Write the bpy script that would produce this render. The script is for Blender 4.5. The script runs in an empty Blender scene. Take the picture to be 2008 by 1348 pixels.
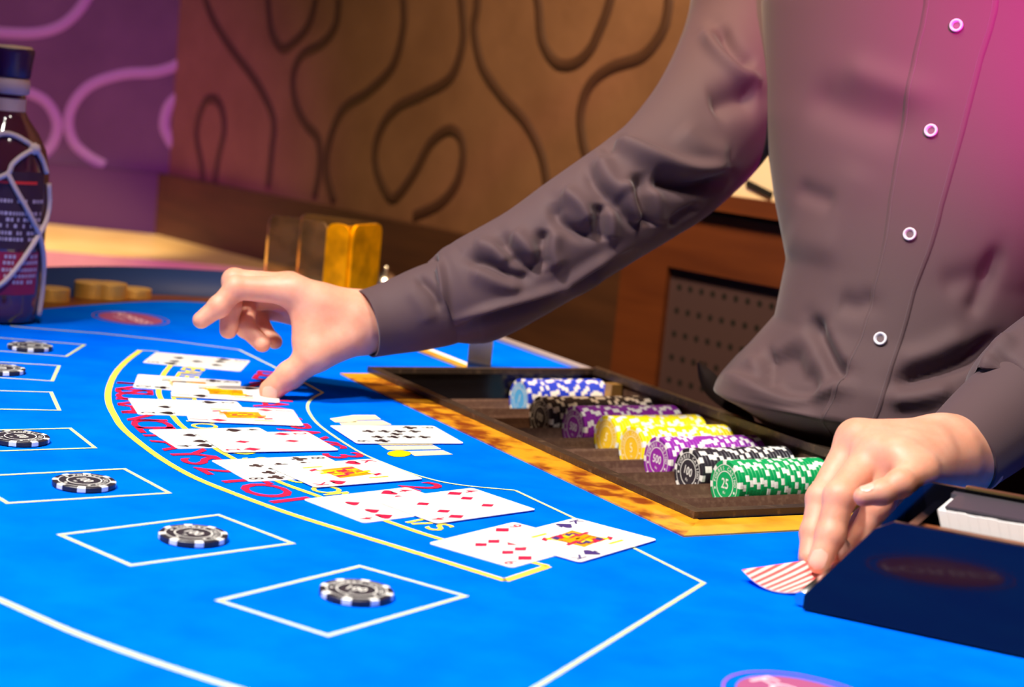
import bpy, math, random
import numpy as np
from mathutils import Matrix, Vector

# ------------------------------------------------------------------ camera (fitted to the playing cards, 63 x 88 mm)
TABLE_Z = 0.95                       # height of the felt above the floor
F_PX, PIT, ROLL, HC = 3403.11, 0.144259, 0.0963346, 0.2722703
SC = bpy.context.scene
COL = SC.collection
CR, SR, CP, SP = math.cos(ROLL), math.sin(ROLL), math.cos(PIT), math.sin(PIT)
cam_data = bpy.data.cameras.new('camera'); cam = bpy.data.objects.new('camera', cam_data); COL.objects.link(cam)
cam_data.sensor_fit = 'HORIZONTAL'; cam_data.sensor_width = 36.0; cam_data.lens = F_PX / 2008 * 36.0
cam_data.clip_start = 0.02
cam_data.dof.use_dof = True; cam_data.dof.focus_distance = 1.22; cam_data.dof.aperture_fstop = 7.5
cam.matrix_world = Matrix(((CR, -SR, 0, 0), (SR * SP, CR * SP, -CP, 0), (SR * CP, CR * CP, SP, HC + TABLE_Z), (0, 0, 0, 1)))
SC.camera = cam
SC.view_settings.view_transform = 'Standard'; SC.view_settings.look = 'None'
SC.view_settings.exposure = 0.0; SC.view_settings.gamma = 1.0; SC.view_settings.use_curve_mapping = False

# ------------------------------------------------------------------ world and lamps
world = bpy.data.worlds.new('room_air'); SC.world = world; world.use_nodes = True
world.node_tree.nodes['Background'].inputs[0].default_value = (0.62, 0.52, 0.60, 1)
world.node_tree.nodes['Background'].inputs[1].default_value = 0.08

def lamp(name, kind, loc, target, energy, color, size=0.1, spot=None, blend=1.0):
    d = bpy.data.lights.new(name, kind); o = bpy.data.objects.new(name, d); COL.objects.link(o)
    d.energy = energy; d.color = color
    if kind == 'AREA': d.shape = 'DISK'; d.size = size
    else: d.shadow_soft_size = size
    if spot: d.spot_size = math.radians(spot); d.spot_blend = blend
    o.location = (loc[0], loc[1], loc[2] + TABLE_Z)
    v = Vector(target) - Vector(loc)
    o.rotation_euler = v.to_track_quat('-Z', 'Y').to_euler()
    return o
lamp('table_downlight', 'SPOT', (-0.95, 0.50, 2.15), (-0.10, 0.95, 0.0), 390, (1.0, 0.95, 0.88), 0.12, 45, 0.75)
lamp('added_tray_fill', 'SPOT', (0.12, 0.20, 2.10), (0.0, 1.08, 0.0), 150, (1.0, 0.92, 0.84), 0.16, 42, 0.75)  # added frontal fill, lights the tray rows under the arm
lamp('added_magenta_wash', 'SPOT', (0.62, 0.30, 0.95), (0.470, 1.42, 0.43), 430, (1.0, 0.0, 0.50), 0.08, 23, 1.0)  # added lamp, stands in for a flat magenta overlay on the chest
lamp('added_violet_wash', 'SPOT', (-0.78, 0.55, 0.34), (-0.90, 3.4, 0.05), 300, (0.58, 0.02, 0.80), 0.08, 27, 1.0)  # added lamp, imitates the violet overlay on bottle and wainscot
lamp('added_back_wall_fill', 'SPOT', (-1.3, 2.5, 2.2), (-1.05, 3.5, 0.55), 60, (1.0, 0.80, 0.66), 0.15, 60, 1.0)  # added lamp, pulls the upper back wall from violet to warm grey
lamp('warm_wall_washer', 'SPOT', (-0.20, 1.40, 1.55), (0.30, 2.32, 0.22), 270, (1.0, 0.68, 0.40), 0.15, 74, 1.0)
lamp('warm_ledge_spot', 'SPOT', (-1.0, 2.75, 0.75), (-0.95, 3.16, -0.08), 115, (1.0, 0.74, 0.36), 0.04, 44, 0.5)

# ------------------------------------------------------------------ helpers
def U(px, py, z=0.0, d=None):
    """point seen at a pixel: on the plane z (felt = 0) or at depth d"""
    a = px - 1004; b = py - 674
    u = (CR * a + SR * b) / F_PX; v = (-SR * a + CR * b) / F_PX
    D = np.array([u, CP - v * SP, -SP - v * CP])
    t = d / D[1] if d is not None else (z - HC) / D[2]
    return D * t + np.array([0, 0, HC])
def project(X):
    X = np.asarray(X, float); x, y, z = X[..., 0], X[..., 1], X[..., 2] - HC
    zc = y * CP - z * SP; yc = -(y * SP + z * CP)
    u = F_PX * x / zc; v = F_PX * yc / zc
    return np.stack([1004 + CR * u - SR * v, 674 + SR * u + CR * v], -1)

MATS = {}
def mat(name, color, rough=0.5, metal=0.0, spec=0.5, noise=None, bump=None, trans=0.0, sheen=0.0, sss=0.0, ior=1.45, coat=0.0, alpha=1.0, emit=None):
    if name in MATS: return MATS[name]
    m = bpy.data.materials.new(name); m.use_nodes = True; MATS[name] = m
    nt = m.node_tree; b = nt.nodes['Principled BSDF']; I = b.inputs
    I['Base Color'].default_value = (*color, 1); I['Roughness'].default_value = rough; I['Metallic'].default_value = metal
    I['Specular IOR Level'].default_value = spec; I['IOR'].default_value = ior
    I['Transmission Weight'].default_value = trans; I['Coat Weight'].default_value = coat; I['Alpha'].default_value = alpha
    if sheen: I['Sheen Weight'].default_value = sheen; I['Sheen Roughness'].default_value = 0.4
    if sss:
        I['Subsurface Weight'].default_value = sss; I['Subsurface Radius'].default_value = (1.0, 0.35, 0.2); I['Subsurface Scale'].default_value = 0.009
    if emit: I['Emission Color'].default_value = (*emit[0], 1); I['Emission Strength'].default_value = emit[1]
    tc = nt.nodes.new('ShaderNodeTexCoord')
    if noise:                        # (other colour, scale, stretch xyz, low, high)
        c2, sc, st, lo, hi = noise
        mp = nt.nodes.new('ShaderNodeMapping'); mp.inputs['Scale'].default_value = st
        nz = nt.nodes.new('ShaderNodeTexNoise'); nz.inputs['Scale'].default_value = sc; nz.inputs['Detail'].default_value = 5
        rp = nt.nodes.new('ShaderNodeValToRGB'); rp.color_ramp.elements[0].position = lo; rp.color_ramp.elements[1].position = hi
        rp.color_ramp.elements[0].color = (*color, 1); rp.color_ramp.elements[1].color = (*c2, 1)
        nt.links.new(tc.outputs['Object'], mp.inputs['Vector']); nt.links.new(mp.outputs[0], nz.inputs['Vector'])
        nt.links.new(nz.outputs['Fac'], rp.inputs[0]); nt.links.new(rp.outputs[0], I['Base Color'])
    if bump:                         # (scale, strength, distance)
        nz2 = nt.nodes.new('ShaderNodeTexNoise'); nz2.inputs['Scale'].default_value = bump[0]; nz2.inputs['Detail'].default_value = 3
        bp = nt.nodes.new('ShaderNodeBump'); bp.inputs['Strength'].default_value = bump[1]; bp.inputs['Distance'].default_value = bump[2]
        nt.links.new(tc.outputs['Object'], nz2.inputs['Vector']); nt.links.new(nz2.outputs['Fac'], bp.inputs['Height']); nt.links.new(bp.outputs[0], I['Normal'])
    return m

def tag(o, label=None, cat=None, group=None, kind=None):
    if label: o['label'] = label
    if cat: o['category'] = cat
    if group: o['group'] = group
    if kind: o['kind'] = kind
    return o
def empty(name, loc):
    o = bpy.data.objects.new(name, None); COL.objects.link(o); o.location = loc; o.empty_display_size = 0.02
    return o
def wloc(o):                         # accumulated location (rotations are only on copied leaves)
    v = np.array(o.location)
    while o.parent: o = o.parent; v = v + np.array(o.location)
    return v
class MB:
    """collects polygons of several materials, built into ONE mesh object"""
    def __init__(s): s.v = []; s.f = []; s.m = []; s.n = 0; s.sm = []
    def add(s, v, f, mi=0, smooth=False):
        v = np.asarray(v, float).reshape(-1, 3); s.v.append(v)
        for q in f: s.f.append([int(i) + s.n for i in q]); s.m.append(mi); s.sm.append(smooth)
        s.n += len(v); return s
    def box(s, c, h, mi=0, R=None):
        v = np.array([[x, y, z] for x in (-1, 1) for y in (-1, 1) for z in (-1, 1)], float) * np.asarray(h)
        if R is not None: v = v @ np.asarray(R).T
        return s.add(v + np.asarray(c), [(0, 1, 3, 2), (4, 6, 7, 5), (0, 4, 5, 1), (2, 3, 7, 6), (0, 2, 6, 4), (1, 5, 7, 3)], mi)
    def prism(s, poly, z0, z1, mi=0):
        n = len(poly); v = [(x, y, z0) for x, y in poly] + [(x, y, z1) for x, y in poly]
        a = sum(poly[i][0] * poly[(i + 1) % n][1] - poly[(i + 1) % n][0] * poly[i][1] for i in range(n))
        top = list(range(n, 2 * n)); bot = list(range(n))[::-1]; sd = [(i, (i + 1) % n, n + (i + 1) % n, n + i) for i in range(n)]
        if a < 0: top = top[::-1]; bot = bot[::-1]; sd = [q[::-1] for q in sd]
        return s.add(v, [top, bot] + sd, mi)
    def grid(s, G, mi=0, cu=False, cv=False, smooth=True):
        G = np.asarray(G, float); a, b = G.shape[:2]; f = []
        for i in range(a if cu else a - 1):
            for j in range(b if cv else b - 1):
                f.append((i * b + j, ((i + 1) % a) * b + j, ((i + 1) % a) * b + (j + 1) % b, i * b + (j + 1) % b))
        return s.add(G.reshape(-1, 3), f, mi, smooth)
    def lathe(s, prof, n=48, c=(0, 0, 0), mi=0, smooth=True):
        t = np.linspace(0, 2 * math.pi, n, endpoint=False)
        G = np.array([[(c[0] + r * math.cos(a), c[1] + r * math.sin(a), c[2] + z) for a in t] for r, z in prof])
        return s.grid(G, mi, False, True, smooth)
    def tube(s, pts, r, n=10, mi=0, close=False, caps=True):
        pts = np.asarray(pts, float); m = len(pts); r = np.broadcast_to(r, (m,))
        T = np.gradient(pts, axis=0); T /= np.linalg.norm(T, axis=1)[:, None] + 1e-12
        up = np.array([0, 0, 1.0]); G = []
        if abs(T[0] @ up) > 0.9: up = np.array([1.0, 0, 0])
        N = np.cross(T[0], up)
        for i in range(m):
            N = N - T[i] * (N @ T[i]); N /= np.linalg.norm(N) + 1e-12; B = np.cross(T[i], N)
            G.append([pts[i] + r[i] * (math.cos(a) * N + math.sin(a) * B) for a in np.linspace(0, 2 * math.pi, n, endpoint=False)])
        b0 = s.n; s.grid(np.array(G), mi, False, True)
        if caps: s.f += [[b0 + i for i in range(n)], [b0 + (m - 1) * n + i for i in range(n)][::-1]]; s.m += [mi, mi]; s.sm += [False, False]
        return s
    def build(s, name, mats, parent=None, loc=None, abs_=True):
        """vertices are in table space when abs_; the object's origin goes to loc (default: bottom centre)"""
        V = np.concatenate(s.v) if s.v else np.zeros((0, 3))
        if parent is not None and loc is None: loc = wloc(parent) if abs_ else np.zeros(3)
        if loc is None: loc = np.array([*(V.min(0)[:2] + V.max(0)[:2]) / 2, V[:, 2].min()]) if abs_ else np.zeros(3)
        loc = np.asarray(loc, float)
        me = bpy.data.meshes.new(name); me.from_pydata((V - loc if abs_ else V).tolist(), [], s.f); me.validate()
        for q in (mats if isinstance(mats, (list, tuple)) else [mats]): me.materials.append(q)
        if len(me.polygons) == len(s.m):
            me.polygons.foreach_set('material_index', s.m); me.polygons.foreach_set('use_smooth', s.sm)
        o = bpy.data.objects.new(name, me); COL.objects.link(o)
        if parent is not None: o.parent = parent; o.location = loc - wloc(parent) if abs_ else (0, 0, 0)
        else: o.location = loc
        return o
def copy_tree(o, parent=None):
    c = o.copy(); COL.objects.link(c); c.parent = parent
    for ch in o.children: copy_tree(ch, c)
    return c
def smooth_path(pts, n=10):
    """Catmull-Rom through the points"""
    P = np.asarray(pts, float); P = np.vstack([2 * P[0] - P[1], P, 2 * P[-1] - P[-2]]); out = []
    for i in range(1, len(P) - 2):
        for t in np.linspace(0, 1, n, endpoint=False):
            a, b, c, d = P[i - 1:i + 3]
            out.append(0.5 * (2 * b + (c - a) * t + (2 * a - 5 * b + 4 * c - d) * t * t + (3 * b - a - 3 * c + d) * t ** 3))
    out.append(P[-2]); return np.array(out)
def ribbon(pts, w, z=None, n_up=(0, 0, 1), close=False):
    """flat strip of width w along a path, lying in the plane with normal n_up; returns verts, faces"""
    P = np.asarray(pts, float)
    if P.shape[1] == 2: P = np.c_[P, np.full(len(P), z)]
    k = len(P); nu = np.asarray(n_up, float)
    T = np.roll(P, -1, 0) - np.roll(P, 1, 0) if close else np.gradient(P, axis=0)
    d0 = (P - np.roll(P, 1, 0)); d1 = np.roll(P, -1, 0) - P
    if not close: d0[0] = d1[0]; d1[-1] = d0[-1]
    d0 /= np.linalg.norm(d0, axis=1)[:, None] + 1e-12; d1 /= np.linalg.norm(d1, axis=1)[:, None] + 1e-12
    n0 = np.cross(nu, d0); n1 = np.cross(nu, d1); nm = n0 + n1; nm /= np.linalg.norm(nm, axis=1)[:, None] + 1e-12
    sc = 1.0 / np.clip((nm * n1).sum(1), 0.35, 1); off = nm * (w / 2 * sc)[:, None]
    v = np.empty((2 * k, 3)); v[0::2] = P + off; v[1::2] = P - off
    f = [(2 * i, 2 * i + 1, 2 * ((i + 1) % k) + 1, 2 * ((i + 1) % k)) for i in range(k if close else k - 1)]
    return v, f
_TX = {}
def text_mesh(s, size=1.0, bold=0.012):
    """flat glyph mesh (verts 2D, faces), centred, cap height = size"""
    if s not in _TX:
        cu = bpy.data.curves.new('glyph', 'FONT'); cu.body = s; cu.align_x = 'LEFT'; cu.resolution_u = 3; cu.offset = bold
        ob = bpy.data.objects.new('glyph', cu); COL.objects.link(ob)
        me = bpy.data.meshes.new_from_object(ob)
        V = np.array([v.co[:2] for v in me.vertices]) if len(me.vertices) else np.zeros((0, 2)); Fs = [list(p.vertices) for p in me.polygons]
        bpy.data.objects.remove(ob); bpy.data.curves.remove(cu); bpy.data.meshes.remove(me)
        _TX[s] = (V, Fs)
    V, Fs = _TX[s]
    if len(V) == 0: return V, Fs, 0.4 * size
    c = (V.min(0) + V.max(0)) / 2; k = size / 0.70
    return (V - c) * k, Fs, (V[:, 0].max() - V[:, 0].min()) * k
def put_text(mb, s, size, org, xdir, ydir, mi=0, stretch=1.0):
    V, Fs, w = text_mesh(s, size)
    if len(V): mb.add(np.asarray(org) + np.outer(V[:, 0] * stretch, xdir) + np.outer(V[:, 1], ydir), Fs, mi)
# ------------------------------------------------------------------ the room
m_wall = mat('brown_wall_panel', (0.200, 0.100, 0.048), 0.75, noise=((0.150, 0.072, 0.032), 9, (1, 1, 1), 0.35, 0.7), bump=(60, 0.25, 0.003))
m_groove = mat('dark_wall_groove', (0.060, 0.026, 0.012), 0.6)
m_wall_l = mat('grey_wall_panel', (0.110, 0.078, 0.075), 0.75, noise=((0.08, 0.056, 0.055), 8, (1, 1, 1), 0.35, 0.7), bump=(60, 0.25, 0.003))
m_band_l = mat('pale_relief_band', (0.32, 0.25, 0.26), 0.6)
m_wood = mat('brown_cabinet_wood', (0.130, 0.036, 0.010), 0.45, noise=((0.085, 0.022, 0.007), 5, (1, 1, 9), 0.35, 0.7))
m_wood_d = mat('dark_wainscot_wood', (0.075, 0.030, 0.012), 0.55, noise=((0.045, 0.018, 0.008), 5, (1, 1, 8), 0.3, 0.7))
m_vio = mat('violet_grey_wainscot', (0.034, 0.008, 0.030), 0.6)
m_floor = mat('dark_carpet', (0.05, 0.03, 0.03), 0.95, noise=((0.08, 0.04, 0.03), 30, (1, 1, 1), 0.4, 0.6))
m_gold = mat('warm_stone_ledge', (0.62, 0.46, 0.24), 0.30, noise=((0.50, 0.33, 0.13), 6, (1, 1, 1), 0.3, 0.7))
m_vent = mat('dark_vent_metal', (0.062, 0.036, 0.041), 0.55)
m_hole = mat('vent_hole_black', (0.004, 0.003, 0.003), 0.9)
m_cream = mat('cream_laminate', (0.85, 0.74, 0.52), 0.5)
m_ceil = mat('ceiling_paint', (0.25, 0.20, 0.19), 0.9)

CORN = np.array([-0.722, 3.5]); WD = np.array([0.653, -0.757]); WD /= np.linalg.norm(WD); WN = np.array([-WD[1], WD[0]])   # right wall runs along WD
if WN @ (np.array([0, 1.0]) - CORN) < 0: WN = -WN                     # faces the room
FL = -TABLE_Z
def wall_pt(px, py, off=0.0):        # a pixel on the slanted wall plane
    o = np.array([0, 0, HC]); D = U(px, py, d=1.0) - o
    n3 = np.array([*WN, 0]); c = np.array([*CORN, 0]) + n3 * off
    return o + D * (((c - o) @ n3) / (D @ n3))
def back_pt(px, py, off=0.0): return U(px, py, d=3.5 - off)
def wall_slab(name, a, b, z0, z1, th, m, n):
    a = np.asarray(a); b = np.asarray(b); mb = MB(); mb.prism([tuple(a), tuple(b), tuple(b - n * th), tuple(a - n * th)], z0, z1)
    return tag(mb.build(name, m), kind='structure')
H_CEIL = 2.45
mb = MB(); mb.prism([(-3.2, -1.2), (3.4, -1.2), (3.4, 3.7), (-3.2, 3.7)], FL - 0.05, FL); tag(mb.build('floor', m_floor), kind='structure')
NB = np.array([0, -1.0])
zt = 0.041
wl = wall_slab('wall_back', (-3.2, 3.5), CORN, zt, H_CEIL, 0.12, m_wall_l, NB)
wr = wall_slab('wall_right', CORN, CORN + WD * 3.9, zt, H_CEIL, 0.12, m_wall, WN)
wbl = wall_slab('baseboard_back', np.array([-3.2, 3.47]), CORN + np.array([0, -0.03]), FL, zt, 0.12, m_vio, NB)
wbr = wall_slab('baseboard_right', CORN + WN * 0.03, CORN + WN * 0.03 + WD * 3.9, FL, zt, 0.12, m_wood_d, WN)
def band(paths, w, fn, n3, m, parent, th=0.0035, name='relief_band'):
    for p in paths:
        q = smooth_path(p, 8); P = np.array([fn(*t) for t in q])
        v, f = ribbon(P, w, n_up=n3)
        prof = []                    # a low rounded moulding across the strip
        A = v[0::2]; B = v[1::2]
        for t in np.linspace(0, 1, 7): prof.append(A * (1 - t) + B * t + np.outer(np.full(len(A), th * math.sin(math.pi * t)), n3))
        mb = MB(); mb.grid(np.array(prof).transpose(1, 0, 2)); mb.build(name, m, parent)
R_PATHS = [
 [(524, -30), (526, 15), (533, 64), (553, 95), (577, 83), (602, 54), (615, 15), (620, -30)],
 [(664, -30), (663, 15), (656, 54), (631, 86), (592, 108), (575, 147), (578, 196), (597, 240), (624, 274), (626, 333), (617, 385)],
 [(395, -30), (410, 20), (430, 60), (460, 105), (489, 142), (514, 181), (536, 235), (533, 294), (526, 365)],
 [(398, 385), (396, 330), (385, 260), (402, 200), (428, 200), (440, 250), (428, 310), (418, 385)],
 [(790, -30), (792, 15), (790, 60), (770, 130), (722, 180), (672, 215), (645, 280), (640, 340), (655, 395)],
 [(903, -30), (906, 15), (908, 80), (885, 150), (830, 185), (780, 210), (748, 250), (735, 300), (742, 345), (765, 388), (785, 378), (815, 335), (845, 280), (880, 255), (903, 270), (908, 310), (895, 360), (862, 400), (812, 424)],
 [(938, -30), (935, 15), (930, 60), (945, 130), (985, 190), (1030, 240), (1060, 300), (1072, 360), (1074, 420)],
 [(1052, -30), (1056, 15), (1063, 80), (1090, 123), (1125, 125), (1155, 100), (1175, 60), (1192, 15), (1200, -30)],
 [(1312, -30), (1310, 15), (1298, 62), (1260, 110), (1200, 132), (1160, 162), (1140, 210), (1140, 262), (1155, 320), (1190, 380)],
 [(1420, -30), (1410, 80), (1390, 160), (1330, 220), (1300, 290)]]
L_PATHS = [
 [(-60, 60), (15, 65), (70, 65), (110, 55), (140, 35), (165, 5), (180, -30)],
 [(350, 126), (330, 135), (300, 142), (240, 146), (180, 166), (146, 200), (134, 240), (145, 280), (175, 308), (205, 325)],
 [(350, 188), (330, 210), (322, 245), (333, 275), (346, 290)],
 [(20, 178), (50, 180), (90, 200), (112, 240), (104, 280), (80, 305), (40, 312)]]
for _p in R_PATHS + L_PATHS:          # the mouldings go on up the wall above the picture
    for end in (0, -1):
        if _p[end][1] <= -30:
            x0 = _p[end][0]; sg = 1 if (int(x0) // 60) % 2 else -1
            ext = [(x0 + sg * 8, -90), (x0 + sg * 45, -170), (x0 + sg * 60, -260), (x0 + sg * 15, -350), (x0 - sg * 10, -450), (x0 + sg * 20, -560)]
            if end == 0: _p[:0] = ext[::-1]
            else: _p.extend(ext)
band(R_PATHS, 0.019, lambda x, y: wall_pt(x, y, 0.001), np.array([*WN, 0]), m_groove, wr)
band(L_PATHS, 0.021, lambda x, y: back_pt(x, y, 0.001), np.array([0, -1.0, 0]), m_band_l, wl)
# side and rear walls, ceiling (never in view)
mb = MB(); mb.box((-3.25, 1.2, 0.75), (0.05, 2.5, 1.7)); tag(mb.build('wall_left', m_wall_l), kind='structure')
mb = MB(); mb.box((0.1, -1.25, 0.75), (3.3, 0.05, 1.7)); tag(mb.build('wall_front', m_wall_l), kind='structure')
mb = MB(); mb.box((0.1, 1.2, H_CEIL + 0.05), (3.4, 2.6, 0.05)); tag(mb.build('ceiling', m_ceil), kind='structure')

# lit stone ledge in the corner
mb = MB()
led = [(-2.2, 3.46), (CORN[0], 3.46), tuple(CORN + WD * 0.56 + WN * 0.031), tuple(CORN + WD * 0.56 + WN * 0.05), (-1.1, 2.98), (-2.2, 2.98)]
mb.prism(led, -0.115, -0.080)
ledge = empty('stone_ledge', (-1.3, 3.2, FL)); tag(ledge, 'lit golden stone ledge running along the foot of the purple wall', 'ledge')
mb.build('ledge_top', m_gold, ledge)
mb = MB(); mb.prism([(-2.1, 3.46), (CORN[0] - 0.02, 3.46), (-1.12, 3.05), (-2.1, 3.05)], FL, -0.115); mb.build('ledge_base', m_vio, ledge)

# wooden sideboard with a perforated vent behind the dealer
CO = 0.16                             # how far it stands proud of the wall
def cpt(px, py): return wall_pt(px, py, CO)
side = empty('sideboard', (0.45, 2.2, FL)); tag(side, 'brown wooden sideboard with perforated dark vent panel behind the dealer', 'sideboard')
w0 = np.array(cpt(1210, 600))[:2]; w1 = w0 + WD * 1.5
ztop = cpt(1470, 432)[2]
def cslab(a, b, z0, z1, o0, o1, m, name, par):
    mb = MB(); a = np.asarray(a)[:2]; b = np.asarray(b)[:2]
    mb.prism([tuple(a + WN * o0), tuple(b + WN * o0), tuple(b + WN * o1), tuple(a + WN * o1)], z0, z1); return mb.build(name, m, par)
vA = np.array(cpt(1309, 523)); vzt = vA[2]; v0 = vA[:2]; v1 = v0 + WD * 0.46
zb_v = vzt - 0.34
cslab(w0, v0, FL, ztop, -0.127, 0.0, m_wood, 'side_panel', side)
cslab(v1, w1, FL, ztop, -0.127, 0.0, m_wood, 'side_panel', side)
cslab(v0, v1, vzt, ztop, -0.127, 0.0, m_wood, 'top_rail', side)
cslab(v0, v1, FL, zb_v, -0.127, 0.0, m_wood, 'bottom_rail', side)
cslab(w0 - WD * 0.01, w1, ztop + 0.006, ztop + 0.026, -0.127, 0.012, m_wood, 'counter_top', side)
cslab(w0, w1, ztop, ztop + 0.006, -0.12, -0.006, m_hole, 'shadow_gap', side)
vent = cslab(v0, v1, zb_v, vzt, -0.03, -0.008, m_vent, 'vent_panel', side)
hole = None
th = np.linspace(0, 2 * math.pi, 10, endpoint=False)
hp = np.array(cpt(1325, 553)); dx = 0.0192 
hm = MB(); wd3 = np.array([*WD, 0]); wn3 = np.array([*WN, 0])
hm.add([0.0042 * (math.cos(a) * wd3 + math.sin(a) * np.array([0, 0, 1.0])) for a in th], [list(range(10))[::-1]])
NP = 0
for r in range(8):
    for c in range(19):
        c3 = np.array([*(v0 + WD * (0.017 + 0.0195 * c) + WN * (-0.0077)), vzt - 0.024 - 0.0300 * r])
        q = project(c3)
        if hole is None:
            hole = hm.build('vent_hole', m_hole, vent, abs_=False); ob = hole
        else:
            ob = hole.copy(); COL.objects.link(ob)
        ob.location = c3 - wloc(vent)
# cream box on the sideboard
cb = np.array([*(np.array(cpt(1490, 405))[:2] - WN * 0.055), ztop + 0.026])
box = empty('cream_box', cb); tag(box, 'pale cream lidded box standing on the wooden sideboard', 'box')
RW = np.array([[WD[0], WN[0], 0], [WD[1], WN[1], 0], [0, 0, 1]])
mb = MB(); mb.box(cb + (0, 0, 0.07), (0.13, 0.045, 0.07), R=RW); mb.build('box_body', m_cream, box)
mb = MB(); mb.box(cb + (0, 0, 0.145), (0.135, 0.05, 0.006), R=RW); mb.build('lid', m_cream, box)
mb = MB(); mb.box(cb + np.array([*(WN * 0.046 - WD * 0.012), 0.012]), (0.022, 0.0015, 0.004), R=RW @ np.array(Matrix.Rotation(0.25, 3, 'Y'))); mb.build('slot', m_hole, box)
# ------------------------------------------------------------------ the blackjack table
N0 = np.array([0.1323, 1.1336]); LV = np.array([0.4985776, -0.8668451]); PV = np.array([0.8668451, 0.4985776])   # tray corner, along the dealer edge, towards the dealer
def T(l, p, z=0.0): q = N0 + LV * l + PV * p; return np.array([q[0], q[1], z])
L3 = np.array([*LV, 0]); P3 = np.array([*PV, 0]); Z3 = np.array([0, 0, 1.0])
RT = np.array([[LV[0], PV[0], 0], [LV[1], PV[1], 0], [0, 0, 1]])
m_felt = mat('blue_felt', (0.0, 0.120, 0.95), 0.95, spec=0.0, noise=((0.0, 0.155, 1.0), 22, (1, 1, 1), 0.35, 0.68), bump=(900, 0.25, 0.0006))
m_line_y = mat('yellow_print', (0.90, 0.72, 0.08), 0.85, spec=0.1)
m_line_w = mat('pale_print', (0.58, 0.66, 0.33), 0.85, spec=0.1)
m_red_p = mat('red_print', (0.62, 0.012, 0.06), 0.85, spec=0.1)
m_cream_p = mat('cream_print', (0.90, 0.76, 0.44), 0.85, spec=0.1)
m_gold_p = mat('golden_print', (0.95, 0.55, 0.0), 0.85, spec=0.1)
m_logo = mat('maroon_print', (0.36, 0.085, 0.20), 0.85, spec=0.1)
m_logo_t = mat('pink_print', (0.85, 0.52, 0.62), 0.85, spec=0.1)
m_burl = mat('burl_wood', (0.88, 0.36, 0.012), 0.35, noise=((0.26, 0.045, 0.003), 48, (1, 1, 1), 0.40, 0.60), coat=0.3)
m_ylw_wood = mat('yellow_wood', (0.80, 0.42, 0.02), 0.35, noise=((0.62, 0.27, 0.01), 40, (1, 1, 1), 0.4, 0.7), coat=0.3)
m_brn_wood = mat('brown_table_wood', (0.20, 0.06, 0.012), 0.4, noise=((0.11, 0.03, 0.008), 25, (1, 1, 1), 0.4, 0.7))
m_leather = mat('navy_leather', (0.010, 0.040, 0.20), 0.6, bump=(250, 0.15, 0.001))
m_trim = mat('grey_trim', (0.33, 0.30, 0.34), 0.4)
m_black = mat('black_lacquer', (0.010, 0.008, 0.009), 0.22)

arc_pts = [T(-0.86, 0.245)[:2], (-0.2, 2.005), (-0.338, 1.969), (-0.41, 1.93), (-0.49, 1.80), (-0.56, 1.62), (-0.60, 1.40), (-0.585, 1.15), (-0.51, 0.92),
           (-0.39, 0.73), (-0.2, 0.58), (0.02, 0.50), (0.28, 0.47), (0.45, 0.52), (0.57, 0.62), T(0.42, 0.245)[:2]]
ARC = smooth_path([np.asarray(q) for q in arc_pts], 8)
table = empty('blackjack_table', (0.0, 1.25, FL)); tag(table, 'blue felt blackjack table with printed yellow betting boxes and lines', 'table')
def offset_path(P, d):
    Tn = np.gradient(P, axis=0); Tn /= np.linalg.norm(Tn, axis=1)[:, None]
    return P + np.c_[Tn[:, 1], -Tn[:, 0]] * d * (1 if ((P[0] - P[len(P) // 2]) @ np.array([1, 0])) > -9 else -1)
_o = offset_path(ARC, 0.05); _s = 1 if np.linalg.norm(_o[60] - np.array([0.2, 1.4])) > np.linalg.norm(ARC[60] - np.array([0.2, 1.4])) else -1
# felt has a hole where the chip tray is let in
hole_l0, hole_l1, hole_p0, hole_p1 = -0.526, -0.004, 0.004, 0.245
# the felt outline walks round the tray hole, which opens at the dealer edge
outl = [tuple(q) for q in ARC] + [tuple(T(hole_l1, hole_p1)[:2]), tuple(T(hole_l1, hole_p0)[:2]), tuple(T(hole_l0, hole_p0)[:2]), tuple(T(hole_l0, hole_p1)[:2])]
mb = MB(); mb.prism(outl, -0.02, 0.0); mb.build('felt_top', m_felt, table)
G = []
for off, z in ((0.0, -0.004), (0.0, -0.001), (0.055, -0.001), (0.058, -0.03), (0.0, -0.03)): 
    q = offset_path(ARC, _s * off); G.append(np.c_[q, np.full(len(q), z)])
mb = MB(); mb.grid(np.array(G), smooth=False); mb.build('chip_rail', m_brn_wood, table)
G = []
for a in np.linspace(0, 2 * math.pi, 16, endpoint=False):
    q = offset_path(ARC, _s * (0.058 + 0.055 + 0.055 * math.cos(a))); G.append(np.c_[q, np.full(len(q), -0.012 + 0.036 * math.sin(a))])
mb = MB(); mb.grid(np.array(G), cu=True); mb.build('armrest', m_leather, table)
G = []
for off, z in ((0.02, -0.03), (0.02, -0.16)): q = offset_path(ARC, _s * off); G.append(np.c_[q, np.full(len(q), z)])
mb = MB(); mb.grid(np.array(G)); mb.build('apron', m_brn_wood, table)
mb = MB(); mb.prism([tuple(T(-0.86, 0.245)[:2]), tuple(T(-0.528, 0.245)[:2]), tuple(T(-0.528, 0.258)[:2]), tuple(T(-0.86, 0.258)[:2])], -0.03, 0.003); mb.build('edge_trim', m_trim, table)
mb = MB(); mb.prism([tuple(T(0.038, 0.205)[:2]), tuple(T(0.42, 0.205)[:2]), tuple(T(0.42, 0.262)[:2]), tuple(T(0.038, 0.262)[:2])], -0.03, 0.002); mb.build('edge_trim', m_brn_wood, table)
mb = MB(); mb.box((-0.02, 1.28, FL + 0.42), (0.14, 0.20, 0.42)); mb.box((-0.02, 1.28, FL + 0.02), (0.30, 0.36, 0.02)); mb.build('pedestal', m_black, table)
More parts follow.
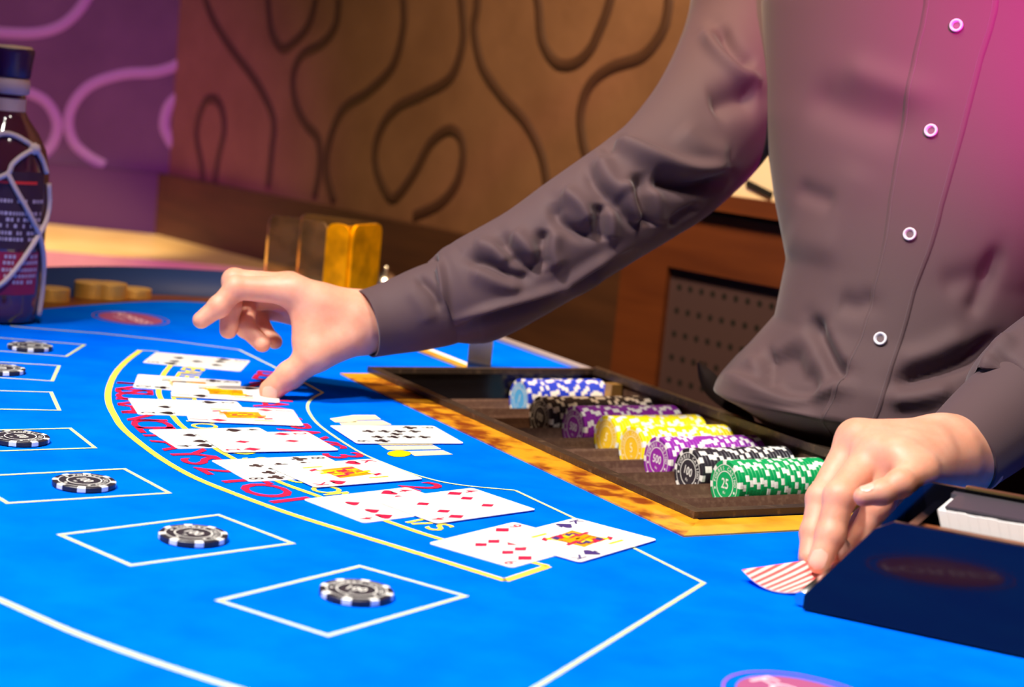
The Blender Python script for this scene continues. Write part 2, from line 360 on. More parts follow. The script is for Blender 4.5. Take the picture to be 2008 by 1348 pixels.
# wood frame in front of the tray
mb = MB(); mb.prism([tuple(T(-0.4985, -0.031)[:2]), tuple(T(0.036, -0.033)[:2]), tuple(T(0.002, 0.003)[:2]), tuple(T(-0.4985, 0.004)[:2])], -0.004, 0.0012); mb.build('burl_strip', m_burl, table)
mb = MB(); mb.prism([tuple(T(-0.523, -0.030)[:2]), tuple(T(-0.4985, -0.031)[:2]), tuple(T(-0.4985, 0.004)[:2]), tuple(T(-0.523, 0.004)[:2])], -0.004, 0.0012); mb.build('yellow_strip', m_ylw_wood, table)
mb = MB(); mb.prism([tuple(T(0.036, -0.033)[:2]), tuple(T(0.036, 0.205)[:2]), tuple(T(0.002, 0.205)[:2]), tuple(T(0.002, 0.003)[:2])], -0.004, 0.0012); mb.build('yellow_strip', m_ylw_wood, table)

# printing on the felt
ZP = 0.0004
def pix_line(pts, w, m, name='printed_line', curve=True, close=False):
    P = np.array([U(*q)[:2] for q in pts])
    if curve: P = smooth_path(P, 6)
    v, f = ribbon(P, w, ZP, close=close); mb = MB(); mb.add(v, f); return mb.build(name, m, table)
pix_line([(275, 688), (247, 710), (225, 735), (213, 765), (213, 790), (224, 815), (245, 845), (305, 893), (370, 932), (440, 962), (560, 1006), (700, 1050), (850, 1096), (990, 1140)], 0.0052, m_line_y)
pix_line([(990, 1140), (1075, 1112)], 0.0052, m_line_y, curve=False)
pix_line([(336, 716), (319, 738), (311, 768), (318, 787), (339, 817), (362, 841), (420, 879), (455, 899), (540, 943), (620, 973), (760, 1024), (855, 1056), (960, 1083), (1075, 1112)], 0.0045, m_line_y)
pix_line([(20, 640), (57, 644), (200, 655), (350, 671), (469, 687), (536, 720), (633, 771)], 0.0030, m_line_w, curve=False)
pix_line([(633, 771), (612, 783), (603, 797), (609, 815), (632, 840), (700, 885), (760, 912), (830, 937), (900, 952), (1010, 963)], 0.0026, m_line_w)
pix_line([(1010, 963), (1135, 1022), (1380, 1145), (1075, 1335), (1000, 1380)], 0.0028, m_line_w, curve=False)
pix_line([(-120, 1125), (15, 1185), (140, 1240), (260, 1285), (410, 1335), (560, 1380)], 0.0042, m_line_w)
pix_line([(275, 688), (310, 690)], 0.003, m_line_w, curve=False)
BOXES = [[(-137, 859), (-76, 820), (-12, 909), (-73, 947)], [(-244, 952), (-193, 906), (-116, 981), (-168, 1029)], [(-334, 1062), (-291, 1009), (-207, 1071), (-248, 1124)],
         [(-404, 1173), (-370, 1118), (-281, 1177), (-313, 1232)], [(-463, 1318), (-437, 1250), (-337, 1291), (-362, 1358)], [(-494, 1455), (-481, 1385), (-374, 1405), (-388, 1477)], [(-502, 1588), (-500, 1517), (-395, 1526), (-397, 1597)]]
for b in BOXES:
    mb = MB(); v, f = ribbon(np.array(b) / 1000.0, 0.0030, ZP, close=True); mb.add(v, f); mb.build('betting_box', m_line_w, table)
AC = np.array([0.3223, 1.5374])
def arc_text(s, px_last, px_first, size, m, name, stretch=1.0):
    """letters along an arc about AC read from the players' side; px_last = pixel of the last letter"""
    P = U(*px_last)[:2] - AC; R = np.linalg.norm(P); a = math.atan2(P[1], P[0]); mb = MB()
    Q = U(*px_first)[:2] - AC; a1 = math.atan2(Q[1], Q[0]); a = a + 2 * math.pi if a < 0 else a; a1 = a1 + 2 * math.pi if a1 < 0 else a1
    ws = [text_mesh(ch, size)[2] * stretch if ch != ' ' else 0.5 * size for ch in s]; sp = ((a - a1) * R - sum(ws)) / (len(s) - 1)
    for ch in s[::-1]:
        w = text_mesh(ch, size)[2] * stretch
        if ch != ' ':
            a -= (w / 2) / R
            c = AC + R * np.array([math.cos(a), math.sin(a)]); up = -np.array([math.cos(a), math.sin(a)]); xd = np.array([up[1], -up[0]])
            mb = MB(); put_text(mb, ch, size, [*c, ZP], np.array([*xd, 0]), np.array([*up, 0]), 0, stretch); mb.build(name, m, table)
            a -= (w / 2 + sp) / R
        else: a -= (0.5 * size + sp) / R
arc_text('INSURANCE PAYS 2 TO 1', (575, 984), (262, 752), 0.030, m_red_p, 'printed_letter', 1.15)
arc_text('DEALER MUST DRAW TO 16 AND STAND ON ALL 17S', (875, 1039), (372, 716), 0.020, m_line_y, 'printed_letter', 0.9)
arc_text('BLACK JACK PAYS 3 TO 2', (850, 962), (478, 725), 0.030, m_red_p, 'printed_letter', 1.0)
def emb(pts): return [U(620 + x / 6.275, 800 + y / 6.275) + (0, 0, ZP) for x, y in pts]
mb = MB()
for poly in ([(165, 140), (460, 95), (725, 95), (800, 150), (500, 158), (490, 185), (230, 185)], [(285, 195), (380, 190), (510, 167), (820, 163), (930, 215), (640, 223), (620, 240), (340, 240)],
             [(330, 262), (900, 250), (1010, 300), (450, 320)], [(560, 400), (1250, 390), (1440, 462), (790, 465)],
             [(795, 475), (1450, 470), (1540, 515), (1060, 525), (880, 525)], [(1120, 540), (1560, 530), (1680, 580), (1210, 600)]):
    mb.add(emb(poly), [list(range(len(poly)))])
dot = [(1020 + 145 * math.cos(a), 570 + 40 * math.sin(a)) for a in np.linspace(0, 2 * math.pi, 28, endpoint=False)]
mb.add(emb(dot), [list(range(28))], 1); mb.build('printed_emblem', [m_cream_p, m_gold_p], table)
def logo(c, s=1.0):
    mb = MB(); th = np.linspace(0, 2 * math.pi, 56, endpoint=False); c3 = np.array([*c, ZP])
    xd = np.array([0.62, -0.785, 0]); yd = np.array([0.785, 0.62, 0])
    A, B = 0.040 * s, 0.031 * s
    mb.add([c3 + A * math.cos(a) * xd + B * math.sin(a) * yd for a in th], [list(range(56))], 0)
    put_text(mb, 'FORBES', 0.0135 * s, c3 + (0, 0, 0.0002) + yd * 0.002, xd, yd, 1, 1.15)
    put_text(mb, 'CASINO', 0.004 * s, c3 + (0, 0, 0.0002) - yd * 0.013, xd, yd, 1, 1.3)
    v, f = ribbon(np.array([c3 + (A + .006) * math.cos(a) * xd + (B + .006) * math.sin(a) * yd for a in th]), 0.0012, close=True); mb.add(v, f, 0)
    mb.build('printed_logo', [m_logo, m_logo_t], table)
logo((0.157, 0.788)); logo(U(256, 625)[:2]); 

# ------------------------------------------------------------------ playing cards
m_card = mat('card_white', (0.88, 0.87, 0.84), 0.35)
m_pip_r = mat('card_red', (0.80, 0.008, 0.06), 0.4)
m_pip_k = mat('card_black', (0.03, 0.018, 0.02), 0.4)
m_pip_v = mat('card_violet_black', (0.06, 0.03, 0.18), 0.4)
m_c_or = mat('card_orange', (0.90, 0.33, 0.0), 0.4)
m_c_yl = mat('card_yellow', (0.95, 0.66, 0.0), 0.4)
CL, CW, CTH = 0.088, 0.063, 0.0004
def suit_poly(kind, s):
    """outline (x right, y up) about 1 wide, scaled to s"""
    if kind == 'd': P = [(0, .6), (.42, 0), (0, -.6), (-.42, 0)]
    else:
        t = np.linspace(0, 1, 13); P = []
        if kind == 'h':
            P = [(0, -.55)] + [(.5 * math.sin(math.pi * (0.5 + 0.0)) * math.cos(a) * 0.52 + 0.25, 0.18 + 0.27 * math.sin(a)) for a in np.linspace(-.45, math.pi, 9)] + [(-(.26 * math.cos(a) + .25), 0.18 + .27 * math.sin(a)) for a in np.linspace(math.pi, -.45, 9)]
        elif kind == 's':
            P = [(0, .58)] + [(.26 * math.cos(a) + .24, -.12 + .26 * math.sin(a)) for a in np.linspace(.5, -2.4, 9)] + [(.05, -.28), (.16, -.55), (-.16, -.55), (-.05, -.28)] + [(-(.26 * math.cos(a) + .24), -.12 + .26 * math.sin(a)) for a in np.linspace(-2.4, .5, 9)]
        else:
            P = [(.22 * math.cos(a), .32 + .24 * math.sin(a)) for a in np.linspace(-.6, math.pi + .6, 9)][::-1]
            P = [(-x, y) for x, y in P][::-1]; 
            P = P[::-1]
            rt = [(.27 + .23 * math.cos(a), -.10 + .23 * math.sin(a)) for a in np.linspace(1.9, -2.3, 9)]
            P = [(.22 * math.cos(a), .32 + .24 * math.sin(a)) for a in np.linspace(math.pi + .6, -.6, 9)] + rt + [(.05, -.25), (.16, -.55), (-.16, -.55), (-.05, -.25)] + [(-x, y) for x, y in rt[::-1]]
    return np.array(P) * s
ROWS4 = (0.28, 0.427, 0.573, 0.72)
PIPS = {'2': [(.28, .5), (.72, .5)], '3': [(.28, .5), (.5, .5), (.72, .5)], '4': [(r, c) for r in (.28, .72) for c in (.34, .66)],
        '5': [(r, c) for r in (.28, .72) for c in (.34, .66)] + [(.5, .5)], '8': [(r, c) for r in (.28, .5, .72) for c in (.34, .66)] + [(.39, .5), (.61, .5)],
        '9': [(r, c) for r in ROWS4 for c in (.34, .66)] + [(.5, .5)]}
def rounded(l, w, r=0.0032, n=5):
    P = []
    for cx, cy, a0 in ((l / 2 - r, w / 2 - r, 0), (-l / 2 + r, w / 2 - r, 90), (-l / 2 + r, -w / 2 + r, 180), (l / 2 - r, -w / 2 + r, 270)):
        P += [(cx + r * math.cos(math.radians(a0 + 90 * i / n)), cy + r * math.sin(math.radians(a0 + 90 * i / n))) for i in range(n + 1)]
    return P
card_mesh = None
def card(x, y, ang, z, rank, suit, label, seed=0, black=None):
    """local +X = top of the card, +Y = its left side; x, y = its lower-left corner of the fit"""
    global card_mesh
    ca, sa = math.cos(ang), math.sin(ang)
    c = (x + ca * CL / 2 + sa * CW / 2, y + sa * CL / 2 - ca * CW / 2)
    if card_mesh is None:
        mb = MB(); mb.prism(rounded(CL, CW), 0, CTH); o = mb.build('playing_card', m_card, abs_=False); card_mesh = o.data
    else:
        o = bpy.data.objects.new('playing_card', card_mesh); COL.objects.link(o)
    o.location = (c[0], c[1], z); o.rotation_euler = (0, 0, ang)
    tag(o, label, 'card', 'playing cards dealt on the felt')
    mk = m_pip_r if suit in 'hd' else (black or m_pip_k)
    zt_ = CTH + 0.00008
    def loc(u, v): return np.array([(u - .5) * CL, -(v - .5) * CW, zt_])
    def pip(u, v, s, flip, mb=None):
        own = mb is None
        if own: mb = MB()
        q = suit_poly(suit, s); sg = -1 if flip else 1
        V = loc(u, v) + np.c_[sg * q[:, 1], -sg * q[:, 0], np.zeros(len(q))]
        f = list(range(len(q))); a = sum(V[i][0] * V[(i + 1) % len(V)][1] - V[(i + 1) % len(V)][0] * V[i][1] for i in range(len(V)))
        mb.add(V, [f if a > 0 else f[::-1]], 0)
        if own: mb.build('pip', mk, o, abs_=False)
    for sg in (1, -1):
        mb = MB(); u, v = (.905, .115) if sg > 0 else (.095, .885)
        put_text(mb, rank, 0.0105, loc(u, v), np.array([0, -sg, 0]), np.array([sg, 0, 0]), 0, 0.75)
        u, v = (.735, .125) if sg > 0 else (.265, .875)
        pip(u, v, 0.0115, sg < 0, mb); mb.build('corner_index', mk, o, abs_=False)
    if rank in PIPS:
        for u, v in PIPS[rank]: pip(u, v, 0.0098, u < 0.5)
    else:                            # a court figure, mirrored about the centre
        rg = random.Random(seed); mb = MB()
        core = [(.34, .33), (.66, .28), (.67, .66), (.35, .72)]
        mb.add([loc(*q) for q in core], [[3, 2, 1, 0]], 1)
        for k in range(15):
            u, v = rg.uniform(.36, .50), rg.uniform(.32, .64); w, h = rg.uniform(.02, .09), rg.uniform(.008, .022); mi = rg.choice([1, 2, 2, 0, 3])
            for sg in (0, 1):
                uu, vv = (u, v) if not sg else (1 - u, 1 - v)
                q = [(uu - w, vv - h), (uu + w, vv - h * 2.2), (uu + w, vv + h), (uu - w, vv + h * 2.2)]
                V = [loc(*t) + (0, 0, 0.00002 * (k + 1)) for t in q]; mb.add(V, [[3, 2, 1, 0]], mi)
        for sg in (0, 1):
            for (a, b, w_, mi) in (((.24, .20), (.42, .20), .018, 2), ((.30, .32), (.36, .48), .03, 2), ((.245, .34), (.32, .30), .03, 3)):
                q = [(a[0], a[1] - w_), (b[0], b[1] - w_), (b[0], b[1] + w_), (a[0], a[1] + w_)]
                if sg: q = [(1 - s_, 1 - t_) for s_, t_ in q]
                mb.add([loc(*t) for t in q], [[3, 2, 1, 0]], mi)
        mb.build('court_figure', [mk, m_c_or, m_c_yl, m_pip_r if seed % 2 else m_pip_k], o, abs_=False)
    return o
card(-.0386846, 1.0097026, math.radians(54.63), .0002, '9', 'd', 'red diamonds card partly under the violet spade court card at the near end')
card(.0011314, 1.0331965, math.radians(54.61), .0010, 'K', 's', 'court card with violet spades and orange figure, nearest the wooden tray corner', 3, m_pip_v)
card(-.1242838, 1.0872795, math.radians(44.42), .0002, '4', 'h', 'red hearts number card partly under the four of diamonds')
card(-.0801771, 1.1003950, math.radians(44.58), .0010, '4', 'd', 'four of diamonds overlapping a hearts card in the second pair from the near end')
card(-.1997408, 1.1724815, math.radians(34.5), .0002, '8', 'c', 'black clubs card partly under a yellow court card of hearts')
card(-.1598939, 1.1685223, math.radians(39.05), .0010, 'K', 'h', 'court card with red hearts and yellow figure overlapping a clubs card', 5)
card(-.2608620, 1.2515718, math.radians(31.66), .0002, '4', 's', 'black spades card partly under the two of diamonds')
card(-.2254461, 1.2524789, math.radians(29.72), .0010, '2', 'd', 'two of diamonds overlapping a spades card in the middle pair')
card(-.3016610, 1.3622160, math.radians(20.36), .0002, '2', 's', 'black spades card partly under a red and yellow court card')
card(-.2557854, 1.3535338, math.radians(15.76), .0010, 'J', 'd', 'court card with red diamonds and yellow corners just in front of the thumb', 7)
card(-.3183711, 1.4719483, math.radians(9.01), .0002, 'Q', 'c', 'black court card partly under the card held by the thumb', 8)
card(-.2828261, 1.4472689, math.radians(10.09), .0010, 'J', 's', 'black court card with orange figure pressed down by the dealer\'s thumb', 12)
card(-.3292956, 1.5943554, math.radians(1.32), .0002, '5', 's', 'single black five lying alone at the far end of the row')
card(-.1356071, 1.3276953, math.radians(25.73), .0010, '9', 'c', 'black nine of clubs lying over the cream emblem by the wooden strip')

# ------------------------------------------------------------------ casino chips
CHR, CHT = 0.0198, 0.0034
m_cw = mat('chip_white', (0.86, 0.84, 0.80), 0.45)
CHIPC = {'black': ((0.022, 0.018, 0.028), (0.03, 0.025, 0.035)), 'blue': ((0.012, 0.045, 0.62), (0.10, 0.46, 0.90)), 'purple': ((0.26, 0.018, 0.36), (0.30, 0.02, 0.36)),
         'yellow': ((0.98, 0.78, 0.0), (0.93, 0.55, 0.02)), 'green': ((0.0, 0.32, 0.09), (0.0, 0.40, 0.12)), 'gold': ((0.90, 0.55, 0.12), (0.95, 0.65, 0.2))}
for k, (a, b) in CHIPC.items():
    mat('chip_' + k, a, 0.4, metal=0.45 if k == 'gold' else 0.0); mat('inlay_' + k, b, 0.4, metal=0.45 if k == 'gold' else 0.0)
def chip_mesh(color, spots=8, span=3, n=48, bev=0.0004):
    """disc on z = 0..CHT with coloured edge inserts; slots: body, white, inlay"""
    rad = [(0.0105, CHT), (0.0160, CHT), (CHR - bev, CHT), (CHR, CHT - bev), (CHR, bev), (CHR - bev, 0), (0.016, 0)]
    th = np.linspace(0, 2 * math.pi, n, endpoint=False)
    V = [(r * math.cos(a), r * math.sin(a), z) for r, z in rad for a in th]; Fs = []; M = []
    per = n // spots
    for k in range(len(rad) - 1):
        for i in range(n):
            j = (i + 1) % n; Fs.append((k * n + i, (k + 1) * n + i, (k + 1) * n + j, k * n + j))
            sp = (i % per) < span
            M.append(1 if (sp and 1 <= k <= 4) else (2 if k == 0 else 0))
    Fs.append(tuple(range(n))); M.append(2); Fs.append(tuple(range((len(rad) - 1) * n, len(rad) * n))[::-1]); M.append(0)
    me = bpy.data.meshes.new('casino_chip'); me.from_pydata(V, [], Fs)
    for q in (MATS['chip_' + color], m_cw, MATS['inlay_' + color]): me.materials.append(q)
    me.polygons.foreach_set('material_index', M); me.polygons.foreach_set('use_smooth', [False] * len(M)); return me
CHM = {k: chip_mesh(k, 8 if k != 'gold' else 8, 2 if k != 'gold' else 0) for k in CHIPC}
def chip_face(o, color, value, detailed=True, ink=None):
    """white printed rings, the value and the ring lettering as parts of a chip"""
    th = np.linspace(0, 2 * math.pi, 48, endpoint=False); z = CHT + 0.0001
    mb = MB()
    for r, w in ((0.0161, 0.0006), (0.0107, 0.0008)):
        v, f = ribbon(np.array([(r * math.cos(a), r * math.sin(a), z) for a in th]), w, close=True); mb.add(v, f)
    mb.build('printed_ring', ink or m_cw, o, abs_=False)
    mb = MB(); put_text(mb, value, 0.0068 if len(value) > 2 else 0.0080, (0, 0.001, z), np.array([1.0, 0, 0]), np.array([0, 1.0, 0]), 0, 0.85)
    put_text(mb, 'Kc', 0.0022, (0, -0.0062, z), np.array([1.0, 0, 0]), np.array([0, 1.0, 0])); mb.build('denomination', ink or m_cw, o, abs_=False)
    mb = MB(); s = 'FORBES CASINO'
    for rot in (0,):
        for i, ch in enumerate(s):
            a = math.radians(90 + 84 - 168 * i / (len(s) - 1)); up = np.array([math.cos(a), math.sin(a), 0]); xd = np.array([up[1], -up[0], 0])
            if ch != ' ': put_text(mb, ch, 0.0028, up * 0.0134 + (0, 0, z), xd, up)
    for a in (200, 270, 340): mb.add([np.array([0.0134 * math.cos(math.radians(a)), 0.0134 * math.sin(math.radians(a)), z]) + 0.0012 * np.array([math.cos(t), math.sin(t), 0]) for t in np.linspace(0, 2 * math.pi, 5, endpoint=False)], [[0, 1, 2, 3, 4]])
    mb.build('ring_lettering', ink or m_cw, o, abs_=False)
def chip(color, loc, rotz=0.0, axis=None, label='', group=None):
    o = bpy.data.objects.new('casino_chip', CHM[color]); COL.objects.link(o); o.location = loc
    o.rotation_euler = (0, 0, rotz)
    if axis is not None: o.rotation_mode = 'QUATERNION'; o.rotation_quaternion = axis @ Matrix.Rotation(rotz, 3, 'Z').to_quaternion()
    tag(o, label, 'chip', group); return o
GB = 'black chips wagered in the betting boxes'
for px, py, rz, lb in ((699, 1163, -0.3, 'black and white chip in the betting box nearest the viewer'), (379, 1052, -0.55, 'black and white chip marked 100 in the second nearest betting box'),
                   (165, 948, -0.75, 'black and white chip in the third nearest betting box'), (40, 861, -0.9, 'black and white chip in the fourth betting box, cut by the left edge'),
                   (2, 726, -1.2, 'black and white chip barely in view at the left edge'), (59, 681, -1.4, 'farthest black and white chip, in front of the bottle')):
    c = U(px, py, 0.002); o = chip('black', (c[0], c[1], 0.0005), rz, None, lb, GB); chip_face(o, 'black', '100')
# gold chips in the far rail
for i, (px, py, n) in enumerate(((100, 592, 4), (180, 586, 5), (213, 588, 5), (262, 586, 3))):
    c = U(px, py - 4, 0.0)
    for k in range(n):
        chip('gold', (c[0], c[1] + 0.0, -0.0008 + k * (CHT + 0.0001)), random.Random(i * 9 + k).uniform(0, 6), None,
             ['gold chip in the small stack beside the bottle', 'gold chip in the left one of two touching stacks on the far rail', 'gold chip in the right one of two touching stacks on the far rail', 'gold chip in the lowest stack on the far wooden rail'][i], 'gold chips stacked on the far rail')

# ------------------------------------------------------------------ chip tray
m_rim = mat('dark_bronze_rim', (0.060, 0.038, 0.026), 0.35, metal=0.4, noise=((0.16, 0.10, 0.06), 160, (1, 1, 1), 0.55, 0.75), bump=(500, 0.3, 0.0006))
m_bed = mat('brown_tray_lining', (0.085, 0.038, 0.022), 0.6, noise=((0.14, 0.075, 0.045), 260, (1, 1, 1), 0.45, 0.75), bump=(700, 0.3, 0.0006))
m_worn = mat('worn_tray_edge', (0.10, 0.055, 0.03), 0.45, noise=((0.75, 0.66, 0.52), 20, (1, 1, 1), 0.58, 0.61))
tray = empty('chip_tray', T(-0.265, 0.125, -0.045)); tag(tray, 'dark bronze chip tray let into the table in front of the dealer', 'chip tray')
L0, L1, Q0, Q1 = -0.530, 0.0, 0.0, 0.252; RW_, RZ0, RZ1 = 0.009, 0.0014, 0.0062
def trap(a, b, c, d, z0, z1, m, name, par=tray):
    mb = MB(); mb.prism([tuple(T(*q)[:2]) for q in (a, b, c, d)], z0, z1); return mb.build(name, m, par)
trap((L0, Q0), (L1, Q0), (L1 - RW_, Q0 + RW_), (L0 + RW_, Q0 + RW_), RZ0, RZ1, m_rim, 'rim_bar')
trap((L1, Q0), (L1, Q1), (L1 - RW_, Q1 - RW_), (L1 - RW_, Q0 + RW_), RZ0, RZ1, m_rim, 'rim_bar')
trap((L0, Q1), (L0, Q0), (L0 + RW_, Q0 + RW_), (L0 + RW_, Q1 - RW_), RZ0, RZ1, m_rim, 'rim_bar')
trap((L1, Q1), (L0, Q1), (L0 + RW_, Q1 - RW_), (L1 - RW_, Q1 - RW_), RZ0, RZ1 + 0.002, m_rim, 'rim_bar')
PITCH, LFIRST, RIDGE, CZ, GR = 0.0424, -0.502, -0.024, -0.0198, 0.0206
ls = np.arange(L0 + 0.004, L1 - 0.003, 0.0021)
def bed_z(l):
    k = round((l - LFIRST) / PITCH); k = min(max(k, 0), 11); d = l - (LFIRST + k * PITCH)
    return min(RIDGE, CZ - math.sqrt(max(GR * GR - d * d, 0))) if abs(d) < GR else RIDGE
prof = np.array([[l, bed_z(l)] for l in ls])
mb = MB(); mb.grid(np.array([[T(l, p, z) for l, z in prof] for p in (0.034, 0.09, 0.15, 0.20, Q1 - 0.006)]), smooth=False); mb.build('tube_bed', m_bed, tray)
mb = MB(); mb.grid(np.array([[T(l, p, z + dz * 0) for l in ls] for p, z, dz in ((Q0 + 0.006, 0.004, 0), (Q0 + 0.018, -0.006, 0), (0.034, RIDGE, 0))]), smooth=False)
mb.grid(np.array([[T(l, 0.034, z) for l, z in prof], [T(l, 0.034, RIDGE) for l, z in prof]]), smooth=False); mb.build('front_slope', m_worn, tray)
for l in (L0 + 0.004, L1 - 0.004): trap((l - 0.001, Q0 + 0.004), (l + 0.001, Q0 + 0.004), (l + 0.001, Q1 - 0.004), (l - 0.001, Q1 - 0.004), -0.045, 0.003, m_black if l < -0.3 else m_bed, 'end_wall')
trap((L0 + 0.004, Q1 - 0.006), (L1 - 0.004, Q1 - 0.006), (L1 - 0.004, Q1 - 0.004), (L0 + 0.004, Q1 - 0.004), -0.045, 0.003, m_bed, 'back_wall')
trap((L0 + 0.002, Q0 + 0.002), (L1 - 0.002, Q0 + 0.002), (L1 - 0.002, Q1 - 0.002), (L0 + 0.002, Q1 - 0.002), -0.050, -0.046, m_black, 'tray_floor')
trap((L0 + 0.05, 0.232), (L0 + 0.062, 0.232), (L0 + 0.062, 0.244), (L0 + 0.05, 0.244), -0.03, 0.001, mat('brass_knob', (0.55, 0.32, 0.10), 0.35, metal=0.6), 'lock_knob')
ROWS = [('blue', 0, .150, '1', 'blue chip in the farthest row of the tray'), ('black', 2, .124, '100', 'black chip in the row between the blue and the purple rows of the tray'),
        ('purple', 3, .134, '500', 'purple chip in the farther of the two purple tray rows'), ('yellow', 4, .142, '5', 'yellow chip in the farther of the two yellow tray rows'),
        ('yellow', 5, .141, '5', 'yellow chip in the nearer of the two yellow tray rows'), ('purple', 6, .139, '500', 'purple chip in the nearer of the two purple tray rows'),
        ('black', 7, .141, '100', 'black chip in the row next to the green row of the tray'), ('green', 8, .147, '25', 'green chip in the nearest row of the tray')]
# a chip standing on edge: its face (local +z) looks towards the players (-P), local +y stays up
qr = Matrix(((LV[0], 0, -PV[0]), (LV[1], 0, -PV[1]), (0, 1, 0))).to_quaternion()
rg = random.Random(4)
for color, k, s0, val, lb in ROWS:
    n = int((0.241 - s0) / (CHT + 0.00005)); lc = LFIRST + k * PITCH
    for i in range(n):
        c = T(lc + rg.uniform(-.0003, .0003), s0 + (i + 1) * (CHT + 0.00005), CZ)
        first = i == 0
        o = chip(color, c, rg.uniform(-0.35, 0.35) if first else rg.uniform(0, 6.28), qr, lb if not first else 'front ' + lb, 'chips standing in the tray rows')
        if first: chip_face(o, color, val, ink=None if color != 'yellow' else mat('yellow_chip_ink', (0.95, 0.80, 0.45), 0.5))
# ------------------------------------------------------------------ card shoe on the right
m_gloss = mat('glossy_black_acrylic', (0.003, 0.003, 0.006), 0.07, spec=0.5)
m_dgrey = mat('dark_grey_plastic', (0.055, 0.05, 0.065), 0.35)
m_steel = mat('brushed_steel', (0.75, 0.72, 0.68), 0.22, metal=1.0)
m_brass = mat('brass_edge', (0.80, 0.55, 0.20), 0.3, metal=1.0)
m_white = mat('white_card_edges', (0.88, 0.85, 0.86), 0.6)
SN = np.array([0.415, 0.910]); SN /= np.linalg.norm(SN); SE = np.array([SN[1], -SN[0]]); SO = np.array([0.2165, 0.9255])
def S(t, n, z): q = SO + SE * t + SN * n; return np.array([q[0], q[1], z])
shoe = empty('card_shoe', S(0.12, 0.05, 0.0)); tag(shoe, 'glossy black card shoe standing on the felt beside the left hand', 'card shoe')
def side_panel(n0, n1, h, name, t0=-0.044, t1=0.31, z0=0.0012):
    pr = [(t0, z0), (t1, z0), (t1, h * 1.1), (t1 - 0.02, h), (0.0, h), (-0.010, h - 0.006), (t0, z0 + 0.008)]
    mb = MB(); k = len(pr); v = [S(t, n0, z) for t, z in pr] + [S(t, n1, z) for t, z in pr]
    mb.add(v, [list(range(k)), list(range(k, 2 * k))[::-1]] + [(i, k + i, k + (i + 1) % k, (i + 1) % k) for i in range(k)]); return mb.build(name, m_gloss, shoe)
side_panel(0.0, 0.004, 0.060, 'side_panel'); side_panel(0.096, 0.100, 0.066, 'side_panel')
def sbox(t0, t1, n0, n1, z0, z1, m, name, par=shoe, tilt=0.0):
    mb = MB(); v = [S(t + tilt * z, n, z) for t in (t0, t1) for n in (n0, n1) for z in (z0, z1)]
    mb.add(v, [(0, 1, 3, 2), (4, 6, 7, 5), (0, 4, 5, 1), (2, 3, 7, 6), (0, 2, 6, 4), (1, 5, 7, 3)]); return mb.build(name, m, par)
sbox(-0.03, 0.31, 0.004, 0.096, 0.0012, 0.004, m_gloss, 'shoe_floor')
mb = MB(); v = [S(-0.034, 0.004, 0.012), S(-0.034, 0.096, 0.012), S(0.004, 0.096, 0.056), S(0.004, 0.004, 0.056), S(-0.029, 0.004, 0.012), S(-0.029, 0.096, 0.012), S(0.009, 0.096, 0.056), S(0.009, 0.004, 0.056)]
mb.add(v, [(0, 1, 2, 3)[::-1], (4, 5, 6, 7), (0, 4, 5, 1), (1, 5, 6, 2), (2, 6, 7, 3), (3, 7, 4, 0)]); mb.build('front_ramp', m_gloss, shoe)
sbox(0.302, 0.31, 0.004, 0.096, 0.004, 0.06, m_gloss, 'rear_wall')
sbox(0.02, 0.29, 0.0945, 0.1005, 0.0662, 0.0676, m_brass, 'brass_edge')
mb = MB(); mb.tube([S(-0.047, 0.006, 0.0052), S(-0.047, 0.094, 0.0052)], 0.004, 14); mb.build('steel_roller', m_steel, shoe)
# the pack of cards inside the shoe
deck = empty('card_deck', S(0.15, 0.06, 0.0042)); tag(deck, 'pack of white playing cards standing inside the glossy black shoe', 'card deck')
for i in range(44):
    t = 0.036 + i * 0.0056
    sbox(t, t + 0.0055, 0.045, 0.0835, 0.0045, 0.0615 + 0.0002 * (i % 3), m_white, 'card', deck, tilt=-0.35)
sbox(0.285, 0.300, 0.012, 0.0935, 0.0045, 0.072, m_dgrey, 'weight_block', shoe)
sbox(0.014, 0.285, 0.0850, 0.0940, 0.0042, 0.0640, m_dgrey, 'inner_rail', shoe)
sbox(0.018, 0.285, 0.0470, 0.0850, 0.0625, 0.0640, m_dgrey, 'lid', shoe)
sbox(0.006, 0.300, 0.0060, 0.0420, 0.0042, 0.0530, m_brn_wood, 'wooden_guide', shoe)
# the striped card being drawn from the shoe
def stripes():
    m = bpy.data.materials.new('red_striped_card_back'); m.use_nodes = True; nt = m.node_tree; b = nt.nodes['Principled BSDF']; b.inputs['Roughness'].default_value = 0.4
    tc = nt.nodes.new('ShaderNodeTexCoord'); mp = nt.nodes.new('ShaderNodeMapping'); mp.inputs['Rotation'].default_value = (0, 0, 0.62)
    wv = nt.nodes.new('ShaderNodeTexWave'); wv.inputs['Scale'].default_value = 78; wv.bands_direction = 'X'
    rp = nt.nodes.new('ShaderNodeValToRGB'); rp.color_ramp.elements[0].position = 0.35; rp.color_ramp.elements[1].position = 0.6
    rp.color_ramp.elements[0].color = (0.75, 0.10, 0.10, 1); rp.color_ramp.elements[1].color = (0.90, 0.66, 0.60, 1)
    nt.links.new(tc.outputs['Object'], mp.inputs[0]); nt.links.new(mp.outputs[0], wv.inputs[0]); nt.links.new(wv.outputs[1], rp.inputs[0]); nt.links.new(rp.outputs[0], b.inputs['Base Color']); return m
A_, B_, D_ = np.array([0.1475, 0.994]), np.array([0.2000, 0.982]), np.array([0.203, 1.040])
G = []
